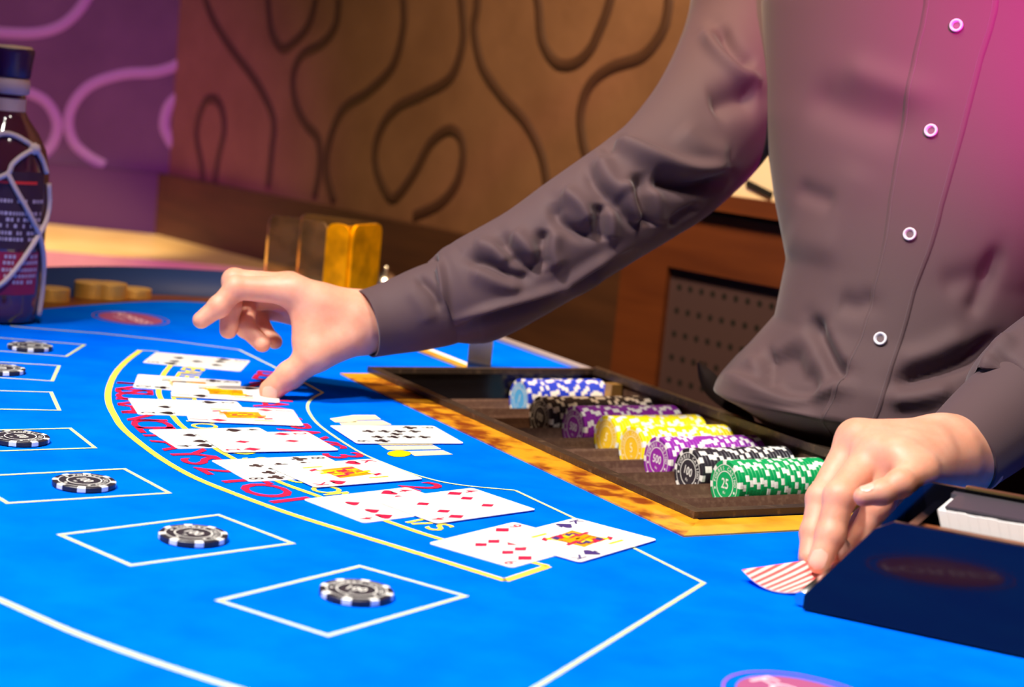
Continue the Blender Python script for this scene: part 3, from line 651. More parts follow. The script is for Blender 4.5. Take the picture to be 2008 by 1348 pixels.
for a in np.linspace(0, 1, 15):
    row = []
    for b in np.linspace(0, 1, 9):
        q = A_ + (B_ - A_) * a + (D_ - A_) * b
        bow = 0.016 * math.sin(math.pi * a) * (1 - b)        # the near edge bows out under the fingers
        q = q - SN * bow
        row.append([q[0], q[1], 0.0012 + 0.0055 * (2 * a - 1) ** 2])
    G.append(row)
G = np.array(G); mb = MB(); mb.grid(G + (0, 0, 0.0004), 0); mb.grid(G[::-1], 1)
rim_ = [G[i, 0] for i in range(15)] + [G[14, j] for j in range(1, 9)] + [G[i, 8] for i in range(13, -1, -1)] + [G[0, j] for j in range(7, 0, -1)]
mb.grid(np.array([rim_, np.array(rim_) + (0, 0, 0.0004)]), 1, False, True)
tag(mb.build('playing_card', [stripes(), m_card]), 'bent playing card with red striped back under the dealer\'s fingertips', 'card', 'playing cards dealt on the felt')

# ------------------------------------------------------------------ amber discard holder and chrome fittings
def acrylic(name, col, alpha, rough=0.25):
    m = bpy.data.materials.new(name); m.use_nodes = True; nt = m.node_tree; b = nt.nodes['Principled BSDF']
    b.inputs['Base Color'].default_value = (*col, 1); b.inputs['Roughness'].default_value = rough; b.inputs['Transmission Weight'].default_value = alpha; b.inputs['IOR'].default_value = 1.2
    nz = nt.nodes.new('ShaderNodeTexNoise'); nz.inputs['Scale'].default_value = 40; tc = nt.nodes.new('ShaderNodeTexCoord'); rp = nt.nodes.new('ShaderNodeValToRGB')
    rp.color_ramp.elements[0].color = (*[c * 0.55 for c in col], 1); rp.color_ramp.elements[1].color = (*col, 1); rp.color_ramp.elements[0].position = .3; rp.color_ramp.elements[1].position = .6
    nt.links.new(tc.outputs['Object'], nz.inputs['Vector']); nt.links.new(nz.outputs['Fac'], rp.inputs[0]); nt.links.new(rp.outputs[0], b.inputs['Base Color']); return m
m_amb_c = acrylic('smoky_amber_acrylic', (0.92, 0.66, 0.30), 0.93, 0.06); m_amb = acrylic('bright_amber_acrylic', (1.0, 0.40, 0.0), 0.0, 0.3)
K = np.array([-0.184, 1.862]); a_ = np.array([-0.094, 0.040]); b_ = np.array([0.025, 0.060])
hold = empty('discard_holder', (*(K + (a_ + b_) / 2), 0)); tag(hold, 'amber acrylic discard holder standing behind the dealer\'s right hand', 'card holder')
def plate(p, q, z0, z1, m, name, th=0.004, r=0.010):
    d = (q - p) / np.linalg.norm(q - p); nn = np.array([d[1], -d[0]]); Lh = np.linalg.norm(q - p)
    pr = [(0, z0), (Lh, z0)] + [(Lh - r + r * math.cos(t), z1 - r + r * math.sin(t)) for t in np.linspace(0, math.pi / 2, 5)] + [(r - r * math.sin(t), z1 - r + r * math.cos(t)) for t in np.linspace(0, math.pi / 2, 5)]
    k = len(pr); v = [[*(p + d * s), z] for s, z in pr] + [[*(p + d * s + nn * th), z] for s, z in pr]
    mb = MB(); mb.add(v, [list(range(k)), list(range(k, 2 * k))[::-1]] + [(i, k + i, k + (i + 1) % k, (i + 1) % k) for i in range(k)]); return mb.build(name, m, hold)
ZH = 0.113
plate(K + b_, K + a_ + b_, 0.002, ZH, m_amb_c, 'rear_plate')
plate(K, K + b_, 0.002, ZH, m_amb, 'side_plate')
q0 = K + a_ * 0.27; plate(K + a_, q0, 0.002, ZH, m_amb_c, 'front_plate'); plate(q0, K, 0.002, ZH, m_amb, 'front_plate'); plate(q0, q0 + b_ * 0.9, 0.004, ZH - 0.006, m_amb, 'divider', r=0.004)
mb = MB(); mb.prism([tuple(K), tuple(K + a_), tuple(K + a_ + b_), tuple(K + b_)], 0.0005, 0.004); mb.build('base_plate', m_amb, hold)
slot = empty('cash_slot', T(-0.60, 0.125, 0.0)); tag(slot, 'wooden and white edged cash slot with a chrome clip behind the tray', 'cash slot')
trap((-0.70, 0.110), (-0.552, 0.112), (-0.552, 0.122), (-0.70, 0.121), 0.0004, 0.0024, m_ylw_wood, 'wood_edge', slot)
trap((-0.70, 0.121), (-0.552, 0.122), (-0.552, 0.132), (-0.70, 0.131), 0.0004, 0.0016, m_white, 'white_edge', slot)
clip = MB(); clip.box(T(-0.553, 0.131, 0.024), (0.0115, 0.0145, 0.0235), R=np.array([[1, 0, 0], [0, 1, 0], [0, 0, 1]])); clip.build('chrome_clip', m_steel, slot)
st = empty('steel_fitting', (*U(752, 585)[:2], 0)); tag(st, 'small shiny steel fitting just behind the amber holder', 'fitting')
c0 = U(752, 585); mb = MB(); mb.lathe([(0.0, 0.034), (0.006, 0.033), (0.016, 0.026), (0.020, 0.016), (0.021, 0.006), (0.024, 0.004), (0.024, 0.0)], 24, c0); mb.build('dome', m_steel, st)
mb = MB(); mb.lathe([(0.0, 0.041), (0.003, 0.040), (0.003, 0.033)], 12, c0); mb.build('tip', m_steel, st)

# ------------------------------------------------------------------ bottle at the left edge
m_glass = mat('dark_rum_glass', (0.085, 0.018, 0.035), 0.08, spec=0.7, coat=0.4)
m_cap = mat('violet_black_cap', (0.040, 0.008, 0.055), 0.35)
m_capt = mat('pale_cap_top', (0.75, 0.55, 0.40), 0.4)
m_seal = mat('pale_neck_band', (0.62, 0.42, 0.38), 0.5)
m_lab = mat('dark_bottle_label', (0.045, 0.012, 0.03), 0.5)
m_labt = mat('lilac_label_print', (0.55, 0.42, 0.55), 0.6)
m_labr = mat('crimson_label', (0.36, 0.01, 0.06), 0.5)
m_cord = mat('pale_cord', (0.66, 0.50, 0.50), 0.7, bump=(900, 0.6, 0.0008))
BC = np.array([*U(-2, 628)[:2], 0.0005]); 
bottle = empty('rum_bottle', BC); tag(bottle, 'dark rum bottle wrapped in pale cord at the left edge', 'bottle')
PROF = [(0.0, 0.0), (0.030, 0.0), (0.0355, 0.003), (0.0365, 0.012), (0.0365, 0.02), (0.0375, 0.04), (0.0395, 0.08), (0.0405, 0.12), (0.0400, 0.150), (0.036, 0.170), (0.028, 0.186), (0.019, 0.198), (0.0145, 0.206), (0.0138, 0.228), (0.0138, 0.236)]
def brad(z):
    zz = [p[1] for p in PROF[3:]]; rr = [p[0] for p in PROF[3:]]; return float(np.interp(z, zz, rr))
mb = MB(); mb.lathe(PROF, 48, BC); mb.build('glass_body', m_glass, bottle)
mb = MB(); mb.lathe([(0.0146, 0.205), (0.0148, 0.207), (0.0148, 0.217), (0.0146, 0.218)], 32, BC, 0); mb.lathe([(0.0150, 0.222), (0.0175, 0.223), (0.0175, 0.236), (0.0150, 0.238)], 32, BC, 0); mb.build('neck_band', m_seal, bottle)
mb = MB(); mb.lathe([(0.0160, 0.238), (0.0175, 0.239), (0.0185, 0.250), (0.0205, 0.262), (0.0205, 0.264), (0.0195, 0.266)], 36, BC, 0); cp = mb.build('cap', m_cap, bottle)
mb = MB(); mb.lathe([(0.0195, 0.2655), (0.017, 0.2685), (0.0, 0.2692)], 36, BC, 0); mb.build('cap_top', m_capt, cp)
def cyl_patch(z0, z1, a0, a1, off, m, name, par, n=14, k=6):
    mb = MB(); mb.grid(np.array([[BC + (( brad(z) + off) * math.cos(a), (brad(z) + off) * math.sin(a), z) for a in np.linspace(a0, a1, n)] for z in np.linspace(z0, z1, k)])); return mb.build(name, m, par)
A0, A1 = -2.6, -0.25
lab = cyl_patch(0.075, 0.150, A0, A1, 0.0004, m_lab, 'label', bottle)
low = cyl_patch(0.030, 0.072, A0, A1, 0.0004, m_labr, 'lower_label', bottle)
cyl_patch(0.138, 0.141, -1.5, -0.5, 0.0008, mat('red_label_line', (0.75, 0.03, 0.03), 0.5), 'label_stripe', lab)
rg = random.Random(11)
mb = MB()
for z in (0.120, 0.108, 0.102, 0.096, 0.089, 0.083, 0.066, 0.060, 0.053, 0.047, 0.041):
    a = -2.3
    while a < -0.35:
        w = rg.uniform(0.03, 0.09)
        if rg.random() < 0.82 and not (z < 0.07 and a < -1.3): mb.grid(np.array([[BC + ((brad(zz) + 0.0009) * math.cos(t), (brad(zz) + 0.0009) * math.sin(t), zz) for t in (a, a + w)] for zz in (z, z + 0.0035)]))
        a += w + 0.03
mb.build('label_print', m_labt, lab)
def on_bottle(px, py, off=0.003):
    D = U(px, py, d=1.0) - np.array([0, 0, HC]); o = np.array([0, 0, HC]); z = HC + D[2] * BC[1]
    for _ in range(6):
        r = brad(z - BC[2]) + off; dx, dy = D[0], D[1]; a = dx * dx + dy * dy; b = -(dx * BC[0] + dy * BC[1]); c = BC[0] ** 2 + BC[1] ** 2 - r * r
        disc = b * b - a * c; t = (-b - math.sqrt(max(disc, 0))) / a; z = HC + D[2] * t
    return o + D * t
for pts in ([(-30, 275), (5, 262), (30, 266), (55, 280), (70, 292), (84, 315), (92, 340)], [(68, 292), (45, 305), (25, 322), (16, 340), (-10, 352)],
            [(16, 342), (30, 370), (50, 405), (68, 440), (80, 470), (86, 510), (84, 560), (76, 620)], [(96, 360), (97, 400), (90, 435), (76, 462), (55, 495), (30, 530), (5, 556), (-20, 570)]):
    P = np.array([on_bottle(*q) for q in smooth_path(pts, 6)]); mb = MB(); mb.tube(P, 0.0026, 8); mb.build('cord', m_cord, bottle)
kp = on_bottle(68, 292, 0.003); mb = MB(); mb.lathe([(0.0, -0.006), (0.0045, -0.004), (0.006, 0.0), (0.0045, 0.004), (0.0, 0.006)], 14, kp); mb.build('knot', m_cord, bottle)
# ------------------------------------------------------------------ the dealer
m_skin = mat('skin', (0.70, 0.30, 0.19), 0.50, sss=0.4, noise=((0.77, 0.38, 0.26), 55, (1, 1, 1), 0.35, 0.7), bump=(420, 0.12, 0.0006))
m_nail = mat('fingernail', (0.80, 0.44, 0.34), 0.25, sss=0.2)
m_shirt = mat('charcoal_shirt_cloth', (0.076, 0.041, 0.046), 0.78, sheen=0.15, bump=(1400, 0.25, 0.0004))
m_stitch = mat('shirt_stitching', (0.13, 0.09, 0.10), 0.8)
m_button = mat('pale_button', (0.72, 0.70, 0.78), 0.3)
m_trous = mat('black_trouser_cloth', (0.012, 0.010, 0.011), 0.85)
m_hair = mat('dark_brown_hair', (0.03, 0.018, 0.012), 0.6)

def surface_nets(fn, lo, hi, h):
    """polygonise fn(points) = 0 inside the box lo..hi with cell size h"""
    lo = np.asarray(lo, float); n = np.ceil((np.asarray(hi) - lo) / h).astype(int) + 1
    ax = [lo[i] + h * np.arange(n[i]) for i in range(3)]
    Vv = np.empty(n, np.float32)
    X, Y = np.meshgrid(ax[0], ax[1], indexing='ij')
    for k in range(n[2]): Vv[:, :, k] = fn(np.stack([X, Y, np.full_like(X, ax[2][k])], -1).reshape(-1, 3)).reshape(X.shape)
    ins = Vv < 0; c = n - 1
    sm = np.zeros(c, np.int8)
    for dx in (0, 1):
        for dy in (0, 1):
            for dz in (0, 1): sm += ins[dx:dx + c[0], dy:dy + c[1], dz:dz + c[2]]
    act = (sm > 0) & (sm < 8); idx = np.full(c, -1, np.int64); cells = np.argwhere(act); idx[act] = np.arange(len(cells))
    acc = np.zeros((len(cells), 3)); cnt = np.zeros(len(cells))
    i, j, k = cells.T
    corners = [(0, 0, 0), (1, 0, 0), (0, 1, 0), (1, 1, 0), (0, 0, 1), (1, 0, 1), (0, 1, 1), (1, 1, 1)]
    for a in range(8):
        for b in range(a + 1, 8):
            A, B = corners[a], corners[b]
            if sum(abs(A[q] - B[q]) for q in range(3)) != 1: continue
            va = Vv[i + A[0], j + A[1], k + A[2]].astype(float); vb = Vv[i + B[0], j + B[1], k + B[2]].astype(float); m = (va < 0) != (vb < 0)
            t = np.where(m, va / np.where(m, va - vb, 1), 0)
            acc += np.where(m[:, None], np.array(A) + t[:, None] * (np.array(B) - np.array(A)), 0); cnt += m
    P = lo + h * (cells + acc / cnt[:, None]); quads = []
    for d in range(3):
        sl0 = [slice(1, c[q]) for q in range(3)]; sl1 = [slice(1, c[q]) for q in range(3)]; sl0[d] = slice(0, c[d]); sl1[d] = slice(1, c[d] + 1)
        e0, e1 = ins[tuple(sl0)], ins[tuple(sl1)]; E = np.argwhere(e0 != e1)
        if not len(E): continue
        off = np.ones(3, int); off[d] = 0; E = E + off; u, w = (d + 1) % 3, (d + 2) % 3
        def at(du, dw): q = E.copy(); q[:, u] -= du; q[:, w] -= dw; return idx[q[:, 0], q[:, 1], q[:, 2]]
        Q = np.stack([at(0, 0), at(1, 0), at(1, 1), at(0, 1)], 1); g = E.copy()
        flip = ins[E[:, 0], E[:, 1], E[:, 2]]
        Q[~flip] = Q[~flip][:, ::-1]; Q = Q[(Q >= 0).all(1)]; quads.append(Q)
    Q = np.concatenate(quads)
    for _ in range(2):               # light smoothing
        s = np.zeros_like(P); nn = np.zeros(len(P))
        for a in range(4):
            b = (a + 1) % 4; np.add.at(s, Q[:, a], P[Q[:, b]]); np.add.at(nn, Q[:, a], 1); np.add.at(s, Q[:, b], P[Q[:, a]]); np.add.at(nn, Q[:, b], 1)
        P = 0.55 * P + 0.45 * s / nn[:, None]
    return P, Q
def cone(P, a, b, ra, rb):
    ab = b - a; t = np.clip((P - a) @ ab / (ab @ ab), 0, 1); return np.linalg.norm(P - a - t[:, None] * ab, axis=1) - (ra + t * (rb - ra))
def smin(a, b, k): h = np.maximum(k - np.abs(a - b), 0) / k; return np.minimum(a, b) - h * h * k * 0.25
def chain_sdf(P, pts, rad, k=0.004):
    d = None
    for i in range(len(pts) - 1):
        e = cone(P, pts[i], pts[i + 1], rad[i], rad[i + 1]); d = e if d is None else smin(d, e, k)
    return d
def PX(px, py, d): return U(px, py, d=d)
def hand_sdf(palm, fingers, extra=()):
    def fn(P):
        P = np.asarray(P, float); d = None
        for a, b, ra, rb in palm: e = cone(P, a, b, ra, rb); d = e if d is None else smin(d, e, 0.014)
        ff = None
        for pts, rad in fingers:
            e = chain_sdf(P, pts, rad, 0.003)
            for q, r in zip(pts[1:-1], rad[1:-1]): e = smin(e, np.linalg.norm(P - q, axis=1) - r * 1.03, 0.003)   # knuckles
            ff = e if ff is None else smin(ff, e, 0.0009)
        return smin(d, ff, 0.007)
    return fn
# right hand (stretched to the left of the picture, thumb on a card)
def R(x, y, d): return PX(370 + x / 4.815, 520 + y / 4.815, d)
rw = R(1660, 560, 1.462)
r_idx = [R(985, 240, 1.438), R(452, 215, 1.430), R(285, 392, 1.424), R(118, 520, 1.420)]
r_mid = [R(950, 215, 1.462), R(432, 148, 1.458), R(392, 400, 1.446), R(376, 612, 1.440)]
r_rng = [R(905, 290, 1.484), R(545, 330, 1.478), R(540, 590, 1.452), R(695, 745, 1.444)]
r_pky = [R(880, 400, 1.503), R(660, 440, 1.492), R(705, 620, 1.474), R(815, 725, 1.466)]
r_thb = [R(1480, 700, 1.440), R(1185, 862, 1.425), R(955, 1040, 1.424), R(775, 1185, 1.4255)]
R_F = [(r_idx, [.0125, .0098, .0086, .0072]), (r_mid, [.0125, .0100, .0088, .0076]), (r_rng, [.0120, .0092, .0082, .0072]), (r_pky, [.0110, .0080, .0072, .0064]), (r_thb, [.0150, .0130, .0112, .0098])]
R_P = [(R(1500, 470, 1.452), r_idx[0], .0190, .0128), (R(1500, 470, 1.465), r_mid[0], .0185, .0125), (R(1500, 520, 1.48), r_rng[0], .018, .012), (R(1500, 580, 1.488), r_pky[0], .018, .0115),
       (rw, R(1480, 560, 1.455), .0225, .0215), (R(2100, 420, 1.468), rw, .024, .0235), (R(1460, 660, 1.446), R(1230, 800, 1.432), .0165, .0150),
       (R(1230, 420, 1.442), R(1180, 700, 1.432), .0155, .0125), (R(1060, 330, 1.440), R(1120, 640, 1.434), .009, .0095), (R(1330, 600, 1.452), R(1180, 780, 1.44), .018, .013)]
# left hand (drawing the striped card)
def Lh(x, y, d): return PX(1560 + x / 3.37, 800 + y / 3.37, d)
lw = Lh(1140, 310, 1.128)
l_idx = [Lh(400, 215, 1.085), Lh(172, 600, 1.058), Lh(122, 830, 1.045), Lh(92, 990, 1.034)]
l_mid = [Lh(530, 300, 1.062), Lh(292, 590, 1.030), Lh(232, 840, 1.020), Lh(160, 1020, 1.0125)]
l_rng = [Lh(680, 350, 1.046), Lh(545, 660, 1.036), Lh(430, 860, 1.034), Lh(318, 990, 1.030)]
l_pky = [Lh(815, 415, 1.034), Lh(690, 500, 1.012), Lh(570, 560, 1.008), Lh(448, 588, 1.006)]
l_thb = [Lh(960, 420, 1.105), Lh(700, 560, 1.108), Lh(480, 760, 1.085), Lh(300, 960, 1.062)]
L_F = [(l_idx, [.0115, .0092, .0082, .0070]), (l_mid, [.0118, .0096, .0086, .0074]), (l_rng, [.0112, .0090, .0080, .0070]), (l_pky, [.0105, .0080, .0070, .0060]), (l_thb, [.0135, .0115, .0100, .0088])]
L_P = [(Lh(980, 250, 1.112), l_idx[0], .0175, .0120), (Lh(980, 280, 1.105), l_mid[0], .0180, .0118), (Lh(990, 330, 1.098), l_rng[0], .0175, .0115), (Lh(1010, 380, 1.094), l_pky[0], .0165, .0110),
       (Lh(900, 190, 1.088), Lh(420, 190, 1.076), .006, .0075), (Lh(900, 240, 1.075), Lh(545, 275, 1.053), .006, .0075), (Lh(900, 300, 1.068), Lh(690, 330, 1.038), .006, .0065),
       (lw, Lh(960, 300, 1.108), .0235, .0200), (PX(1995, 806, 1.175), lw, .0225, .0235), (Lh(980, 400, 1.11), Lh(800, 470, 1.10), .016, .014)]
fnR, fnL = hand_sdf(R_P, R_F), hand_sdf(L_P, L_F)
def hand_mesh(fn, palm, fingers, h=0.0012):
    pts = np.array([q for a, b, _, _ in palm for q in (a, b)] + [q for f, _ in fingers for q in f]); return surface_nets(fn, pts.min(0) - 0.028, pts.max(0) + 0.028, h)
HR, HL = hand_mesh(fnR, R_P, R_F), hand_mesh(fnL, L_P, L_F)

# torso frame: FC(z) = front centre line, facing FD
FD = np.array([-0.423, -0.906]); FR = np.array([-0.906, 0.423])           # facing, his right-hand side
ZK = [-0.95, -0.45, -0.12, -0.05, -0.010, 0.032, 0.06, 0.10, 0.15, 0.20, 0.272, 0.372, 0.45, 0.52, 0.58]
FX = [.375, .372, .365, .348, .318, .279, .285, .298, .308, .317, .327, .340, .352, .366, .385]
FY = [1.56, 1.555, 1.545, 1.515, 1.462, 1.386, 1.388, 1.402, 1.413, 1.424, 1.440, 1.460, 1.475, 1.495, 1.53]
AK = [.10, .12, .118, .112, .118, .138, .132, .112, .116, .142, .172, .198, .208, .180, .09]
BK = [.10, .11, .112, .112, .115, .120, .116, .108, .106, .108, .114, .118, .115, .10, .07]
def ring_pt(z, th, grow=0.0):
    """point of the trunk at height z; th = 0 front, + towards his right"""
    a, b = np.interp(z, ZK, AK) + grow, np.interp(z, ZK, BK) + grow; fx, fy = np.interp(z, ZK, FX), np.interp(z, ZK, FY); b0 = np.interp(z, ZK, BK)
    C = np.array([fx, fy]) - FD * b0; e = 0.88
    c, s = math.cos(th), math.sin(th); q = C + FD * b * math.copysign(abs(c) ** e, c) + FR * a * math.copysign(abs(s) ** e, s); return np.array([q[0], q[1], z])
C_sh = np.array([np.interp(0.45, ZK, FX), np.interp(0.45, ZK, FY)]) - FD * .115
r_el, r_sh = PX(1240, 385, 1.515), PX(1492, 70, 1.70)
l_sh = np.array([*(C_sh - FR * 0.175), 0.42]); l_el = PX(2290, 612, 1.33); hd = np.array([*(C_sh + FD * 0.05), 0.78]); nk = np.array([*(C_sh + FD * 0.01), 0.56])
def body_sdf(P):
    P = np.asarray(P, float); d = None
    pel = np.array([*(np.array([.37, 1.545]) - FD * .11), -0.10])
    def add(e, k=0.05):
        nonlocal d; d = e if d is None else smin(d, e, k)
    ch = np.array([*C_sh, 0.36])
    for s in (-1, 1):
        o3 = np.array([*(FR * s), 0])
        add(cone(P, pel + o3 * .035, ch + o3 * .07, .062, .080)); add(cone(P, ch + o3 * .06, nk - (0, 0, .05), .075, .05))
        hip = pel + o3 * .075; kn = hip + np.array([0, 0, -.40]); an = kn + np.array([0, 0, -.385])
        add(cone(P, hip, kn, .062, .050)); add(cone(P, kn, an, .055, .040)); add(cone(P, an - (0, 0, .02), an + np.array([*(FD * .15), -.035]), .036, .028), .02)
    add(cone(P, r_sh, r_el, .034, .028), .02); add(cone(P, r_el, rw + (R(2100, 420, 1.468) - rw) * .3, .028, .022), .015)
    add(cone(P, ch - np.array([*(FR * .08), -.05]), l_sh, .06, .05)); add(cone(P, ch + np.array([*(FR * .07), 0]), r_sh, .05, .034), .03)
    add(cone(P, l_sh, l_el, .040, .030), .03); add(cone(P, l_el, PX(1990, 808, 1.175), .030, .022), .015)
    add(cone(P, nk - (0, 0, .06), hd - (0, 0, .06), .055, .052), .04)
    f3 = np.array([*FD, 0])
    def ell(c, r): q = (P - c) @ np.stack([np.array([*FR, 0]), f3, Z3], 1) / np.asarray(r); return (np.linalg.norm(q, axis=1) - 1) * min(r)
    add(ell(hd + (0, 0, .02), (.074, .095, .100)), .03); add(ell(hd + f3 * .03 + (0, 0, -.06), (.055, .062, .062)), .03)
    add(cone(P, hd + f3 * .095 + (0, 0, .015), hd + f3 * .112 + (0, 0, -.025), .010, .014), .012)
    for s in (-1, 1):
        o3 = np.array([*(FR * s), 0]); add(ell(hd + o3 * .076 + (0, 0, -.01), (.010, .020, .032)), .01)
        d = -smin(-d, (np.linalg.norm(P - (hd + f3 * .100 + o3 * .032 + (0, 0, .015)), axis=1) - .016), .012)
    return d
BB = surface_nets(body_sdf, (-0.16, 1.06, -0.95), (0.74, 1.86, 0.94), 0.013)
dealer = empty('person', (0.40, 1.56, FL)); tag(dealer, 'person in dark buttoned shirt leaning over the table, thumb on a card', 'person')
mb = MB()
for P_, Q_ in (BB, HR, HL): mb.add(P_, Q_, 0, True)
body = mb.build('body', m_skin, dealer)
# nails: small curved plates laid on the fingertip surface
def nail(fn, c, along, normal, ln, wd, name='fingernail'):
    along = along / np.linalg.norm(along); normal = normal - along * (normal @ along); normal /= np.linalg.norm(normal); lat = np.cross(along, normal); G = []
    for u in np.linspace(-1, 1, 9):
        row = []
        for v in np.linspace(-1, 1, 7):
            w = math.sqrt(max(0.0, 1 - abs(u) ** 4)) if u < 0 else math.sqrt(max(0.0, 1 - abs(u) ** 3))
            q = c + along * u * ln / 2 + lat * v * wd / 2 * max(w, 0.05); s = q + normal * 0.02
            for _ in range(40):
                dd = float(fn(s[None])[0])
                if dd < 0.0002: break
                s = s - normal * dd * 0.8
            row.append(s + normal * 0.0003)
        G.append(row)
    m_ = MB(); m_.grid(np.array(G)); return m_.build(name, m_nail, body)
CAMV = np.array([0, 0, HC])
def tocam(q): v = CAMV - q; return v / np.linalg.norm(v)
nail(fnR, R(782, 1190, 1.4255), R(770, 1260, 1.4255) - R(800, 1080, 1.424), tocam(r_thb[3]) + np.array([-.12, 0, .10]), .0135, .0125)
nail(fnL, Lh(152, 1020, 1.0125), l_mid[3] - l_mid[2], tocam(l_mid[3]) + np.array([-.05, 0, .35]), .0125, .0100)
nail(fnL, Lh(330, 972, 1.030), l_rng[3] - l_rng[2], tocam(l_rng[3]) + np.array([-.05, 0, .35]), .0115, .0092)
nail(fnL, Lh(470, 560, 1.006), l_pky[3] - l_pky[2], np.array([.1, -.35, 1.0]), .0090, .0070)

# sculpting strokes: (pixel polyline, height in metres, half width in pixels); ridges + / creases -
def stroke_disp(V, strokes, facing):
    q = project(V); out = np.zeros(len(V))
    for pts, amp, w in strokes:
        P = smooth_path(pts, 6); d = np.full(len(V), 1e9); tt = np.zeros(len(V))
        for i in range(len(P) - 1):
            a, b = P[i], P[i + 1]; ab = b - a; t = np.clip(((q - a) @ ab) / (ab @ ab + 1e-9), 0, 1); e = np.linalg.norm(q - a - t[:, None] * ab, axis=1)
            m = e < d; d = np.where(m, e, d); tt = np.where(m, (i + t) / (len(P) - 1), tt)
        out += amp * np.exp(-(d / w) ** 2) * np.clip(np.minimum(tt, 1 - tt) * 5 + 0.15, 0, 1)
    return np.clip(1.35 * out, -0.0130, 0.012) * np.clip(facing * 3, 0, 1)
def grid_normals(G):
    du = np.gradient(G, axis=0); dv = np.roll(G, -1, 1) - np.roll(G, 1, 1); n = np.cross(du, dv); return n / (np.linalg.norm(n, axis=-1, keepdims=True) + 1e-12)
def sculpt(G, strokes, outward_from=None, wob=0.0, seed=0):
    N = grid_normals(G); C = G.mean(1, keepdims=True)
    if ((G - C) * N).sum() < 0: N = -N
    V = G.reshape(-1, 3); n = N.reshape(-1, 3); fac = ((CAMV - V) * n).sum(1) / np.linalg.norm(CAMV - V, axis=1)
    D = stroke_disp(V, strokes, fac)
    return (V + n * D[:, None]).reshape(G.shape)
def Zs(pts, z): return [(z[0] + x / z[2], z[1] + y / z[2]) for x, y in pts]
ZA = (650, 250, 2.231); ZB = (1300, 0, 1.925); ZC_ = (1300, 620, 4.815); ZD = (1700, 560, 2.497)

# shirt body
zs = np.concatenate([np.linspace(-0.16, -0.03, 8), np.linspace(-0.025, 0.12, 44), np.linspace(0.124, 0.42, 74), np.linspace(0.43, 0.565, 14)])
NT = 260; ths = np.linspace(-math.pi, math.pi, NT, endpoint=False)
G = np.array([[ring_pt(z, t, 0.004) for t in ths] for z in zs])
# blousing over the waist on his right side, where the tail flares out
for i, z in enumerate(zs):
    for j, t in enumerate(ths):
        k = math.exp(-((z - 0.042) / 0.018) ** 2) * math.exp(-((t - 1.9) / 0.55) ** 2); G[i, j] += 0.012 * k * np.array([*(FR * 0.9 - FD * 0.1), 0])
        k = math.exp(-((z - 0.036) / 0.016) ** 2) * math.exp(-((t - 0.75) / 0.55) ** 2); G[i, j] += 0.014 * k * np.array([*(FD * 0.7 + FR * 0.7), 0])
T_STR = [
 (Zs([(1390, 0), (1500, 200), (1620, 430), (1735, 575)], ZC_), -0.010, 16), (Zs([(1480, 60), (1620, 300), (1740, 500)], ZC_), 0.004, 16),
 (Zs([(980, 290), (965, 460), (965, 660)], ZC_), -0.007, 8), (Zs([(900, 380), (850, 520)], ZC_), 0.004, 20),
 (Zs([(510, 565), (700, 620), (950, 720), (1200, 765), (1450, 735), (1640, 660), (1730, 590)], ZC_), 0.007, 14),
 (Zs([(1050, 300), (1150, 500), (1250, 640), (1500, 640)], ZC_), -0.014, 40),
 ([(1752, 752), (1800, 735), (1860, 718), (1910, 695), (1960, 660)], -0.010, 16), ([(1740, 785), (1800, 780), (1870, 765)], 0.006, 16), ([(1760, 715), (1830, 690), (1900, 655)], 0.004, 22),
 ([(1640, 590), (1680, 600), (1720, 585)], -0.004, 22), ([(1560, 370), (1600, 385), (1640, 400)], -0.003, 20), ([(1580, 180), (1680, 225), (1790, 250)], -0.004, 40), ([(1650, 130), (1750, 165), (1830, 190)], 0.003, 30),
 ([(1540, 460), (1600, 480), (1650, 490)], 0.002, 40), ([(1840, 560), (1900, 545), (1960, 530)], -0.003, 26), ([(1960, 480), (1930, 560), (1900, 620)], -0.005, 18),
 ([(1690, 320), (1640, 420), (1600, 520)], 0.002, 40)]
G = sculpt(G, T_STR)
mb = MB(); mb.grid(G, 0, False, True); shirt = mb.build('shirt', m_shirt, dealer)
GT = G
def torso_at(z, th):
    fi = np.interp(z, zs, np.arange(len(zs))); fj = (th + math.pi) / (2 * math.pi) * NT; i = int(min(fi, len(zs) - 2)); j = int(fj) % NT; a, b = fi - i, fj - int(fj)
    return (GT[i, j] * (1 - a) * (1 - b) + GT[i + 1, j] * a * (1 - b) + GT[i, (j + 1) % NT] * (1 - a) * b + GT[i + 1, (j + 1) % NT] * a * b)
def torso_out(z, th): return np.array([*(FD * math.cos(th) + FR * math.sin(th)), 0])
# placket: the raised button strip down the front, 32 mm wide
def th_of_px(z, px):
    t = np.linspace(-1.2, 1.2, 241); X = np.array([project(torso_at(z, a))[0] for a in t]); return float(np.interp(-px, -X[::-1] if X[0] < X[-1] else -X, t[::-1] if X[0] < X[-1] else t))
PLK_Y = [20, 150, 258, 360, 461, 560, 666, 760, 835]; PLK_X = [1884, 1852, 1828, 1806, 1785, 1757, 1728, 1690, 1664]
PLK_L = [52, 50, 48, 46, 44, 42, 40, 34, 30]      # half widths in pixels left/right of the button line
zz = np.linspace(0.012, 0.40, 90); rows = []; cen = []
def px_at(z):
    th = 0.0
    for _ in range(8):
        q = project(torso_at(z, th)); x = float(np.interp(q[1], PLK_Y, PLK_X)); best = None
        tt = np.linspace(th - 0.25, th + 0.25, 41); X = np.array([project(torso_at(z, a))[0] for a in tt]); th = float(tt[np.argmin(abs(X - x))])
    return th
THC = np.array([px_at(z) for z in zz]); ker = np.ones(9) / 9; THC = np.convolve(np.pad(THC, 4, mode='edge'), ker, 'valid')
hw = 0.0165
